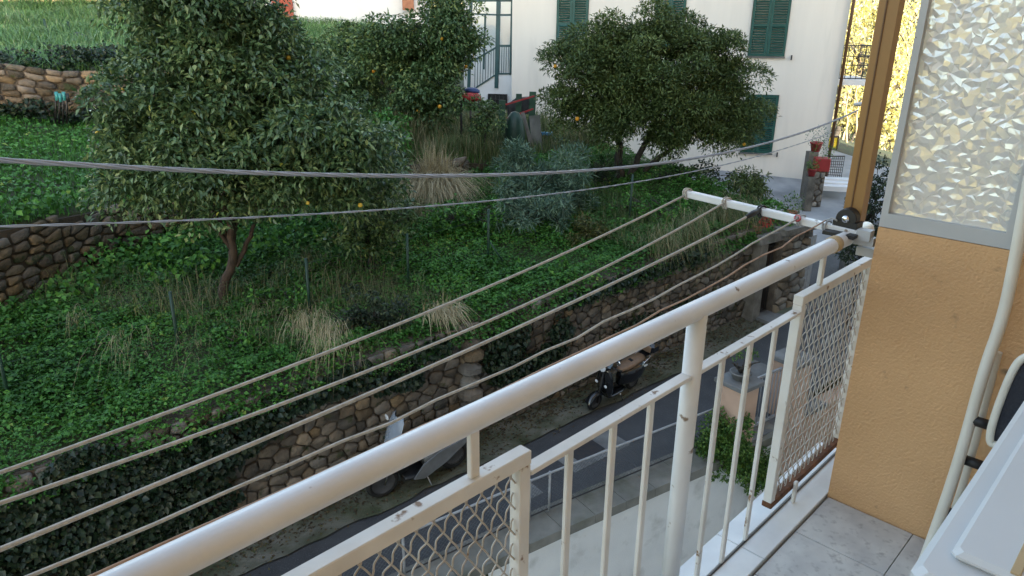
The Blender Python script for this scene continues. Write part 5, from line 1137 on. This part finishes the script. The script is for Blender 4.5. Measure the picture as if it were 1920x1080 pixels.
shrub('shrub', 'leafy shrub on the slope under the white building', 600, 105, 20.5, 1.0, .6, 'leaf_citrus2', .11, .055, 420, 40, 48)
shrub('shrub', 'leafy shrub left of the rounded citrus crown', 680, 95, 19.6, .8, .7, 'leaf_citrus2', .11, .055, 420, 36, 49)
shrub('shrub', 'leafy green shrub filling the gap right of the big citrus crown', 620, 240, 13.5, .9, .7, 'leaf_citrus2', .11, .055, 420, 44, 41)
shrub('shrub', 'low dark leafy shrub under the citrus crown at the right', 735, 400, 12.4, .45, .35, 'leaf_citrus', .10, .05, 420, 22, 42)
shrub('shrub', 'pale green weeds clump at the foot of the pampas tuft', 870, 400, 12.9, .8, .28, 'leaf_cover', .08, .055, 420, 34, 43)
shrub('shrub', 'nettle mound below the leaning citrus trunk', 520, 560, 10.0, .6, .22, 'leaf_cover', .07, .05, 420, 30, 44)
shrub('shrub', 'tall nettles mound by the leftmost fence post', 60, 690, 8.6, .5, .25, 'leaf_cover', .07, .05, 420, 26, 45)
shrub('shrub', 'nettle mound hanging at the wall top between the second and third fence posts', 470, 640, 8.9, .45, .22, 'leaf_cover', .07, .05, 420, 26, 46)
shrub('shrub', 'fresh green weeds mound on the wall top under the outermost clothes line', 850, 545, 10.4, .7, .22, 'leaf_cover', .07, .05, 420, 30, 47)
# ---- grass tufts
def tuft(label, p, h, w, n, m, spread, droop=.8, bias=None, name='grass_tuft', curl=.55):
    p = np.asarray(p, float); P = p+np.stack([RNG.normal(0, spread, n), RNG.normal(0, spread, n), np.zeros(n)], 1)
    th = RNG.uniform(0, 6.28, n); ln = RNG.uniform(.2, 1., n)*droop; lean = np.stack([np.cos(th)*ln, np.sin(th)*ln, np.zeros(n)], 1)
    if bias is not None: lean += np.asarray(bias)[None, :]
    hh = h*RNG.uniform(.55, 1.15, n)
    V, F = blades_arc(P, hh, w*RNG.uniform(.7, 1.3, n), lean, curl)
    o = npmesh(name, V, F, np.repeat(RNG.uniform(0, 1, n), 9), m, origin=p); tag(o, label, 'grass tuft', 'straw coloured tufts in the garden')
def blades_arc(pos, h, w, lean, curl):
    n = len(pos); ln = np.linalg.norm(lean, axis=1, keepdims=True); out = lean/(ln+1e-6); side = np.stack([-out[:, 1], out[:, 0], np.zeros(n)], 1); up = np.array([[0, 0, 1.]]); h = h[:, None]; w = w[:, None]
    rows = []
    for t, k in ((0, 1), (.33, .9), (.62, .75), (.85, .5)):
        c = pos+up*h*(t-curl*ln*t**2.6*1.3)+out*ln*h*.9*t**1.5; rows += [c-side*w*k/2, c+side*w*k/2]
    t = 1.; rows.append(pos+up*h*(t-curl*ln*1.3)+out*ln*h*.95)
    V = np.stack(rows, 1).reshape(-1, 3); b = np.arange(n)*9; F = []
    for i in range(3): F += [np.stack([b+2*i, b+2*i+1, b+2*i+3], 1), np.stack([b+2*i, b+2*i+3, b+2*i+2], 1)]
    F.append(np.stack([b+6, b+7, b+8], 1)); return V, np.concatenate(F)
def gp_(px, py):    # ground point on the lower garden below a pixel
    d = ray(px, py); s = 2.0
    while s < 60:
        p = d*s
        if p[2] < float(garden(p@EE, p@BB)): return p
        s += .02
    return d*12
pt = atY(815, 330, 15.0); pt[2] = tz(pt[0], pt[1])-.05
tuft('big arching straw coloured pampas tuft left of the oleander', pt, 1.35, .010, 2200, 'grass_straw', .16, 1.05, bias=(.1, -.45, 0), name='pampas_grass', curl=.85)
pt = atY(760, 235, 17.0); pt[2] = tz(pt[0], pt[1])
tuft('dry upright grass clump under the rounded citrus tree', pt, .9, .014, 600, 'grass_mix', .4, .6)
down = -BB*.45
def plume(label, px, py, ln, w, n, m, spread=.05, lft=.35):
    p = gp_(px, py); 
    if float(p@BB) < 8.35 or py > 640: p = onplane(px, py, BB, 8.25)
    p = p+ZZ*.28; Pq = p+np.stack([RNG.normal(0, spread, n), RNG.normal(0, spread, n), RNG.normal(0, spread*.8, n)], 1)
    ln_ = RNG.uniform(.35, 1.15, n)[:, None]; th = RNG.normal(0, .55, n); dirs = (-BB[None, :]*np.cos(th)[:, None]-EE[None, :]*(np.sin(th)+lft)[:, None])*ln_
    V, F = blades_arc(Pq, ln*RNG.uniform(.5, 1.15, n), w*RNG.uniform(.6, 1.4, n), dirs, 1.25)
    o = npmesh('grass_tuft', V, F, np.repeat(RNG.uniform(0, 1, n), 9), m, origin=p); tag(o, label, 'grass tuft', 'straw coloured tufts in the garden')
for (px, py, h, n, lab) in ((575, 640, .62, 300, 'pale feathery tuft hanging over the wall above the grey scooter'), (612, 665, .60, 300, 'right half of the pale feathery plumes above the grey scooter'), (150, 635, .38, 200, 'flat pale tuft in the weeds at far left'), (245, 690, .42, 150, 'drooping pale tuft at the wall top on the left'), (372, 682, .34, 110, 'pale tuft drooping right of the second fence post'), (490, 615, .32, 150, 'little dry tuft in the middle of the weeds'), (680, 690, .45, 70, 'sparse pale strands over the stones right of the feathery plumes')):
    plume(lab, px, py, h*.85, .005, int(n*.45), 'grass_straw' if n > 200 else 'grass_mix', .12)
for k, (px, py, h, n) in enumerate(((1235, 480, .5, 300), (1285, 455, .6, 420), (1340, 425, .6, 420), (1390, 425, .5, 300), (1310, 495, .45, 260))):
    plume(['straw tuft over the wall nearest the broad tree', 'thick straw tuft second along the wall top to the right', 'straw tuft behind the third clothes line near the gate', 'straw tuft beside the red geranium pot', 'low straw tuft hanging furthest down the right wall'][k], px, py, h, .008, n, 'grass_mix', .17, .1)
# ---- brown dead vegetation on the bare wall top
tuft('reddish brown dead twigs hanging at the wall beside the buttress', onplane(828, 590, BB, 8.15), .45, .008, 260, 'grass_straw', .12, .7, bias=-BB*.8, curl=.8)

# ================================================================== green fence posts
gf = thing('garden_fence', 'thin green fence with slender posts across the lower garden', 'fence', ab(3.3, 9.66, float(garden(3.3, 9.66))))
fa = [-2.2, -.43, 1.49, 3.32, 4.95, 6.48, 8.1, 9.8]
for a in fa:
    z = float(garden(a, 9.66)); hgt = .92 if a < 6 else 1.0
    MB().tube([ab(a, 9.66, z-.1), ab(a+.01, 9.66, z+hgt)], .022, 7).build('post', 'green_post', gf)
for h in (.25, .55, .85):
    MB().tube([ab(a, 9.66, float(garden(a, 9.66))+h+.02*math.sin(a)) for a in np.arange(-2.2, 9.81, .4)], .0022, 4).build('wire', 'green_post', gf)
z = float(garden(6.48, 9.66)); MB().tube([ab(6.5, 9.66, z+.45), ab(6.75, 9.5, z)], .014, 6).build('stay', 'green_post', gf)
up_ = thing('garden_fence', 'leaning green posts on the pale grass slope', 'fence', atY(140, 90, 22))
for px, y0, y1 in ((135, 100, 40), (258, 95, 55), (90, 70, 35)):
    p = atY(px, y0, 22); q = atY(px-8, y1, 22); MB().tube([p-ZZ*.2, q], .035, 7).build('post', 'green_post', up_)
lg = MB(); p, q = atY(145, 68, 21.5), atY(192, 90, 21.0); lg.tube([p, p*.5+q*.5, q], [.13, .15, .14], 12)
tag(lg.build('fallen_log', 'tarp'), 'dark log lying across the pale grass slope', 'log')
wp = MB(); wp.tube([atY(70, 121, 18.5), atY(142, 119, 18.5)], .03, 6); tag(wp.build('white_pipe', 'pale_concrete'), 'thin white pipe lying above the tan dry stone wall', 'pipe')
# water meters on the dry stone wall
mt = thing('water_pipes', 'group of black pipes with teal caps on the tan dry stone wall', 'pipes', atY(115, 235, 16.6))
for k in range(4):
    x = 105+k*7; t0 = atY(x, 174+k % 2*3, 15.9); t1 = atY(x-1, 232, 15.9)
    MB().tube([t0, t1], .022, 8).build('pipe', 'black_plastic', mt); MB().tube([t0+ZZ*.02, t0-ZZ*.16], .036, 8).build('cap', 'teal_cap' if k < 3 else 'black_plastic', mt)

# ================================================================== clutter by the house
def pot(name, label, p, r, h, m, cat='flower pot', plant=None, square=False, ph=.3, group=None, n=260, L=.07, W=.03):
    root = thing(name, label, cat, p, group); p = np.asarray(p, float)
    if square: 
        MB().bbox(p+ZZ*h/2, HD, HB, ZZ, 2*r, 2*r, h, r*.08).build('pot', m, root)
    else:
        MB().lathe(p, [(0, 0), (r*.68, 0), (r*.95, h*.85), (r*1.06, h*.86), (r*1.06, h), (r*.9, h), (r*.86, h*.88), (0, h*.88)], n=16).build('pot', m, root)
    if plant:
        c = p+ZZ*(h+ph*.45); V, F = clump_leaves([c, c+np.array([r*.6, 0, -.03]), c-np.array([r*.6, 0, .04])], [ph*.75, ph*.55, ph*.55], n/ph/ph*.5, L, W, 1.0, .0)
        tag(npmesh('plant', V, F, per_leaf(len(V)//4, 4), plant, root), kind='stuff')
    return root
PY = 20.0
ps = thing('stone_post', 'grey stone post carrying the square red planter by the driveway', 'post', atY(1533, 385, PY))
c = atY(1533, 320, PY); zg = tz(c[0], c[1]); 
def posS(s, h, d): return c*np.array([1, 1, 0])+np.array([s, -.17-d, 0])+ZZ*(zg+h)
MB().obox((c[0], c[1], (zg+c[2])/2), (1, 0, 0), (0, 1, 0), ZZ, .34, .3, c[2]-zg).build('core', 'mortar', ps)
rubble_wall(ps, rubble_cells(-.17, .17, c[2]-zg, .17, .16, rw), posS, ['stone_grey'], rw, depth=.03)
pot('planter', 'square red planter with green plant on the grey stone post', c+np.array([.08, 0, .005]), .2, .36, 'red_paint', plant='leaf_bush', square=True, ph=.42)
c2 = atY(1530, 284, PY+.5); ps2 = MB().obox((c2[0]-.1, c2[1], (tz(c2[0], c2[1])+c2[2])/2), (1, 0, 0), (0, 1, 0), ZZ, .26, .26, c2[2]-tz(c2[0], c2[1])).build('stone_post', 'old_plaster'); tag(ps2, 'taller grey post behind holding the round red pot', 'post')
pot('planter', 'round red pot with trailing plant on the taller post', c2+np.array([-.02, 0, .005]), .17, .26, 'red_paint', plant='leaf_oleander', ph=.42)
c3 = atY(1521, 330, PY-.4); pot('planter', 'small red pot on a bracket left of the square planter', c3, .12, .2, 'red_paint', plant='leaf_bush', ph=.2)
c3b = c3-ZZ*.02; tag(MB().obox((c3b[0], c3b[1], (tz(c3b[0], c3b[1])+c3b[2])/2), (1, 0, 0), (0, 1, 0), ZZ, .2, .2, c3b[2]-tz(c3b[0], c3b[1])-.002).build('stone_post', 'stone_grey'), 'low grey post under the small red pot', 'post')
gt = thing('garden_gate', 'black iron grid gate with white steps beside the red planter', 'gate', atY(1563, 345, 21.5))
g0, g1, g2, g3 = atY(1549, 332, 21.5), atY(1577, 334, 21.5), atY(1584, 293, 21.5), atY(1553, 293, 21.5)
for k in range(9): t = k/8; MB().tube([g0*(1-t)+g1*t, g3*(1-t)+g2*t], .009, 5).build('bar', 'iron', gt)
for k in range(9): t = k/8; MB().tube([g0*(1-t)+g3*t, g1*(1-t)+g2*t], .009 if 0 < k < 8 else .02, 5).build('crossbar', 'iron', gt)
for k in range(3): cst = atY(1562, 338+k*7, 21.3-k*.35); MB().obox(cst, HD, HB, ZZ, .9, .36, .14).build('step', 'white_wall', gt)
ys = thing('yellow_panel', 'bright yellow panel with a dark frame behind the iron grid gate', 'panel', atY(1560, 290, 26))
y0, y1 = atY(1548, 290, 26), atY(1572, 256, 26)
MB().obox((y0+y1)/2, (1, 0, 0), (0, 1, 0), ZZ, y1[0]-y0[0], .05, y1[2]-y0[2]).build('board', 'yellow_sign', ys)
for t in (0, .5, 1): p = y0*(1-t)+y1*t; MB().obox((p[0], p[1]-.05, (y0[2]+y1[2])/2), (1, 0, 0), (0, 1, 0), ZZ, .045, .04, y1[2]-y0[2]).build('frame', 'iron', ys)
MB().obox(((y0[0]+y1[0])/2, y0[1]-.05, y1[2]), (1, 0, 0), (0, 1, 0), ZZ, y1[0]-y0[0], .04, .06).build('frame', 'iron', ys)
MB().obox(((y0[0]+y1[0])/2, y0[1]-.05, y0[2]-1.2), (1, 0, 0), (0, 1, 0), ZZ, .08, .05, 2.3).build('support', 'iron', ys)
dp_ = atY(1501, 352, 17.8); tag(MB().obox((dp_[0], dp_[1], tz(dp_[0], dp_[1])+.3), (1, 0, 0), (0, 1, 0), ZZ, .1, .1, .75).build('wooden_stake', 'wood_grey'), 'short dark wooden stake at the edge of the driveway', 'stake')
pot('planter', 'terracotta pot with a leafy green plant on the gate pillar coping', ab(13.05, 8.3, -3.66), .13, .2, 'terracotta', plant='leaf_bush', ph=.34)
pot('geranium', 'red geranium in a pot at the top of the stone wall', ab(11.85, 8.2, -3.715), .12, .16, 'terracotta', plant='leaf_citrus2', ph=.30)
gr_p = ab(11.85, 8.02, -3.44); V, F = clump_leaves([gr_p], [.13], 9000, .035, .035); fl = npmesh('blossoms', V, F, per_leaf(len(V)//4, 4), 'flower_red', bpy.data.objects['geranium'])
pot('bonsai', 'bare gnarled little tree in a white pot on the near peach pillar', ab(8.15, PB, pA[2]+.018), .15, .12, 'pale_concrete', ph=.3)
bn = MB(); rg = random.Random(4); bp0 = ab(8.15, PB, pA[2]+.11)
for k in range(9): limb(bn, bp0, bp0+np.array([rg.uniform(-.22, .22), rg.uniform(-.18, .18), rg.uniform(.16, .34)]), .025, .008, rg, 4, .2)
bn.build('stems', 'bark_grey', bpy.data.objects['bonsai'])
V, F = clump_leaves([bp0+np.array([.02, 0, .34]), bp0+np.array([-.12, 0, .28]), bp0+np.array([.13, 0, .28])], [.14, .09, .09], 5200, .05, .022, .7, -.2); npmesh('leaves', V, F, per_leaf(len(V)//4, 4), 'leaf_bush', bpy.data.objects['bonsai'])
pot('planter', 'terracotta pot with bright green plant near the second peach pillar', ab(10.0, 6.0, float(S(10))+.02), .16, .26, 'terracotta', plant='leaf_bush', ph=.36)
pot('planter', 'grey pot with dark leaves in the courtyard beyond the mesh panel', ab(9.8, 4.6, -7.27), .22, .35, 'concrete', plant='leaf_citrus', ph=.5)
pot('planter', 'terracotta pot with red flowers in the courtyard beyond the mesh panel', ab(9.3, 4.2, -7.27), .2, .3, 'terracotta', plant='flower_red', ph=.35)
pot('planter', 'big terracotta pot with a leafy bush in the courtyard', ab(10.4, 3.9, -7.27), .25, .4, 'terracotta', plant='leaf_bush', ph=.6)

# green trellis with red rails, tarp, planks and cover left of the house
tr = thing('garden_trellis', 'green wooden rack with slanting red rails beside the cream house', 'trellis', atY(965, 240, 18.5))
def yb(p0, p1, y, w, d, name, m, root):
    A_, B_ = atY(*p0, y), atY(*p1, y); t = norm(B_-A_); s_ = norm(np.cross(t, [0, 1., 0])); return MB().obox((A_+B_)/2, t, np.cross(s_, t), s_, np.linalg.norm(B_-A_), d, w).build(name, m, root)
yb((942, 188), (939, 262), 18.5, .16, .08, 'post', 'green_wood', tr); yb((973, 176), (971, 250), 18.6, .15, .08, 'post', 'green_wood', tr); yb((999, 172), (996, 250), 18.7, .17, .08, 'post', 'green_wood', tr)
yb((948, 196), (1002, 180), 18.4, .04, .04, 'rail', 'red_paint', tr); yb((950, 222), (1000, 204), 18.4, .04, .04, 'rail', 'red_paint', tr)
tp = MB(); q = [atY(951, 196, 18.8), atY(968, 184, 18.8), atY(994, 182, 18.8), atY(996, 212, 18.8), atY(952, 222, 18.8)]; tp.panel(q, .25, (0, 1, 0)); tag(tp.build('tarpaulin', 'tarp'), 'dark grey tarpaulin bundle hanging on the green rack', 'tarpaulin')
cvv = MB(); cc = atY(965, 262, 17.6); zc_ = tz(cc[0], cc[1])
cvv.lathe((cc[0], cc[1], min(zc_, cc[2]-.5)), [(0, 0), (.22, 0), (.26, .3), (.25, .7), (.2, 1.0), (.1, 1.15), (0, 1.18)], n=14); tag(cvv.build('covered_barrel', 'green_post'), 'dark green covered barrel in front of the green rack', 'barrel')
for k, (p0, p1, m, lab) in enumerate((((983, 222), (1000, 285), 'wood_grey', 'pale plank leaning beside the dark green barrel'), ((1003, 228), (1008, 282), 'concrete', 'wide grey slab standing right of the dark green barrel'))):
    A_, B_ = atY(*p0, 17.9), atY(*p1, 17.8); t = norm(B_-A_); s_ = norm(np.cross(t, [0, 1., 0])); tag(MB().obox((A_+B_)/2, t, np.cross(s_, t), s_, np.linalg.norm(B_-A_)+.3, .06, (.09, .26)[k]).build('plank', m), lab, 'plank')
cn = thing('garden_canopy', 'small red and blue canopy on dark legs under the rounded citrus tree', 'canopy', atY(880, 235, 17.9))
p = atY(882, 184, 17.9); MB().loft([(-.30, 0, 0, .10, .03), (-.22, 0, .05, .22, .08), (0, 0, .08, .26, .11), (.2, 0, .06, .22, .09), (.28, 0, 0, .10, .03)], n=12); 
m_ = MB().loft([(p[0]-.28, p[1], p[2], .10, .05), (p[0]-.2, p[1], p[2]+.02, .25, .10), (p[0], p[1], p[2]+.03, .3, .12), (p[0]+.18, p[1], p[2]+.02, .25, .10), (p[0]+.26, p[1], p[2], .10, .05)], n=12); m_.build('red_top', 'red_paint', cn)
m_ = MB().loft([(p[0]-.16, p[1]+.1, p[2]+.16, .10, .04), (p[0]-.05, p[1]+.1, p[2]+.18, .2, .07), (p[0]+.12, p[1]+.1, p[2]+.17, .2, .07), (p[0]+.22, p[1]+.1, p[2]+.15, .08, .03)], n=12); m_.build('blue_top', 'blue_cloth', cn)
for dx in (-.22, .0, .2):
    for dy in (-.12, .15): MB().tube([(p[0]+dx, p[1]+dy, p[2]), (p[0]+dx*1.1, p[1]+dy, tz(p[0], p[1]))], .02, 6).build('leg', 'iron', cn)
lt = thing('lattice_panel', 'terracotta lattice panel under a blue ledge by the house', 'lattice', atY(1020, 285, 18.8))
l0, l1 = atY(1004, 278, 18.8), atY(1032, 254, 18.8)
MB().obox((l0+l1)/2, (1, 0, 0), (0, 1, 0), ZZ, l1[0]-l0[0], .04, l1[2]-l0[2]).build('panel', 'terracotta', lt)
for k in range(5): x = l0[0]+(l1[0]-l0[0])*k/4; MB().tube([(x, l0[1]-.03, l0[2]), (x+.03*(k-2), l0[1]-.03, l1[2])], .012, 5).build('slat', 'wood_grey', lt)
MB().obox(((l0[0]+l1[0])/2, l0[1], l1[2]+.05), (1, 0, 0), (0, 1, 0), ZZ, l1[0]-l0[0]+.1, .25, .06).build('ledge', 'blue_glaze', lt)
for k, (px, py) in enumerate(((1052, 296), (1078, 298))):
    c = atY(px, py, 18.0); pot('flower_pot', ['left blue glazed pot at the foot of the house wall', 'right blue glazed pot at the foot of the house wall'][k], c, .12, .2, 'blue_glaze', plant='leaf_oleander', ph=.28, group='blue pots by the house')
    tag(MB().obox((c[0], c[1], c[2]-.52), (1, 0, 0), (0, 1, 0), ZZ, .3, .3, 1.0).build('plinth_block', 'render_wall'), ['pale block under the left blue pot', 'pale block under the right blue pot'][k], 'block')
rb_ = thing('planter_box', 'red lattice planter box on the wall left of the broad tree trunk', 'planter', atY(1140, 290, 19.5))
r0_, r1_ = atY(1131, 286, 19.5), atY(1153, 277, 19.5); MB().obox((r0_+r1_)/2, (1, 0, 0), (0, 1, 0), ZZ, r1_[0]-r0_[0], .2, .02).build('base', 'red_paint', rb_)
for k in range(7): x = r0_[0]+(r1_[0]-r0_[0])*k/6; MB().obox((x, r0_[1]-.1, (r0_[2]+r1_[2])/2), (1, 0, 0), (0, 1, 0), ZZ, .018, .02, r1_[2]-r0_[2]).build('slat', 'red_paint', rb_)
for z in (r0_[2], r1_[2]): MB().obox(((r0_[0]+r1_[0])/2, r0_[1]-.1, z), (1, 0, 0), (0, 1, 0), ZZ, r1_[0]-r0_[0]+.02, .03, .03).build('rail', 'red_paint', rb_)
MB().obox(((r0_[0]+r1_[0])/2, r0_[1], r0_[2]-.6), (1, 0, 0), (0, 1, 0), ZZ, .08, .08, 1.2).build('stand', 'wood_grey', rb_)

# ================================================================== sunlit background trees
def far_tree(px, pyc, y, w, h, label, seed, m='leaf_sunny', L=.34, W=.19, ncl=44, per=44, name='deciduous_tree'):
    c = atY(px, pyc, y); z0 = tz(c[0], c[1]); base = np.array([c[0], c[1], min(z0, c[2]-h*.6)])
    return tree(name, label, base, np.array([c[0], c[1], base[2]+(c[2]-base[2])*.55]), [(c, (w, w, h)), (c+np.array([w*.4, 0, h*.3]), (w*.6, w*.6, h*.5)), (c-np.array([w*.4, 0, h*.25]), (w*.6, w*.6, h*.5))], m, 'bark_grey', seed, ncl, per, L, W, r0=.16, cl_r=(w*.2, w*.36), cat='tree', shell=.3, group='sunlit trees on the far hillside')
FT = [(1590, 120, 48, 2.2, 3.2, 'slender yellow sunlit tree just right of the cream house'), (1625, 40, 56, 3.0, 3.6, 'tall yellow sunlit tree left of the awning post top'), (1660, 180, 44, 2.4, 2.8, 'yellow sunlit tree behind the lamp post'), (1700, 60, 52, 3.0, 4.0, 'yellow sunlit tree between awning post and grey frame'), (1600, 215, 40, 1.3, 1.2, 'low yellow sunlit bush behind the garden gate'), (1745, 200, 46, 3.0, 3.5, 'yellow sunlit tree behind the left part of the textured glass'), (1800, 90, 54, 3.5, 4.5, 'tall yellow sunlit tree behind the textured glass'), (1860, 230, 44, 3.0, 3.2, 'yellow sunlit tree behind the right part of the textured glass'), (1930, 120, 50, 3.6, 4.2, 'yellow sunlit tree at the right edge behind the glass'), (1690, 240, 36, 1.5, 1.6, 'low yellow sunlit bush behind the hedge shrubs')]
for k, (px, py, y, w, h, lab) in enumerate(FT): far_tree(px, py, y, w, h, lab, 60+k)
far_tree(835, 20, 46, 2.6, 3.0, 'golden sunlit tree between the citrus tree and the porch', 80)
# palm trunk in front of it
pc = atY(862, -60, 40); pb_ = np.array([pc[0], pc[1], tz(pc[0], pc[1])]); pr = thing('palm_tree', 'sunlit palm between the citrus tree and the house porch', 'palm tree', pb_)
MB().tube([pb_, pb_*.5+pc*.5, atY(850, -20, 40)], [.35, .3, .32], 10).build('trunk', 'bark', pr)
Vs = []; Fs = []; nv = 0
top = atY(850, -20, 40)
for k in range(26):
    th = RNG.uniform(0, 6.28); o_ = np.array([math.cos(th), math.sin(th), 0]); Lf = RNG.uniform(1.8, 2.6); up0 = RNG.uniform(-.3, .9); n = 46
    t = np.repeat(np.linspace(.12, 1, n//2), 2); C = top+o_*(t*Lf)[:, None]+np.outer(up0*t*1.2-1.5*t**2, [0, 0, 1.])
    sd_ = np.tile([1., -1.], n//2); s_ = np.array([-o_[1], o_[0], 0]); D = o_*.6+s_*sd_[:, None]+np.array([0, 0, -.35])
    V, F = leaves(C, D, np.tile([[0, 0, 1.]], (n, 1)), np.full(n, .5), np.full(n, .06)); Vs.append(V); Fs.append(F+nv); nv += len(V)
V = np.concatenate(Vs); npmesh('crown', V, np.concatenate(Fs), per_leaf(len(V)//4, 4), 'leaf_palm', pr)
# bare pale branches in front of the hillside
for k, (px, y0, y1, lab) in enumerate(((1585, 290, 150, 'bare thin sapling near the garden gate'), (1605, 270, 120, 'bare branching sapling left of the lamp post'), (1700, 300, 90, 'bare pale branches between the awning post and grey frame'))):
    p0, p1 = atY(px, y0, 30), atY(px+4, y1, 30); rg = random.Random(k+40); r = thing('bare_sapling', lab, 'tree', (p0[0], p0[1], tz(p0[0], p0[1])))
    mb = MB(); pts = limb(mb, (p0[0], p0[1], tz(p0[0], p0[1])-.1), p1, .05, .012, rg, 8, .03); mb.build('trunk', 'straw_wood', r); mb = MB()
    for q in pts[3:]:
        for _ in range(3): limb(mb, q, q+np.array([rg.uniform(-.7, .7), rg.uniform(-.4, .4), rg.uniform(.3, .9)]), .014, .005, rg, 3, .1)
    tag(mb.build('branches', 'straw_wood', r), kind='stuff')
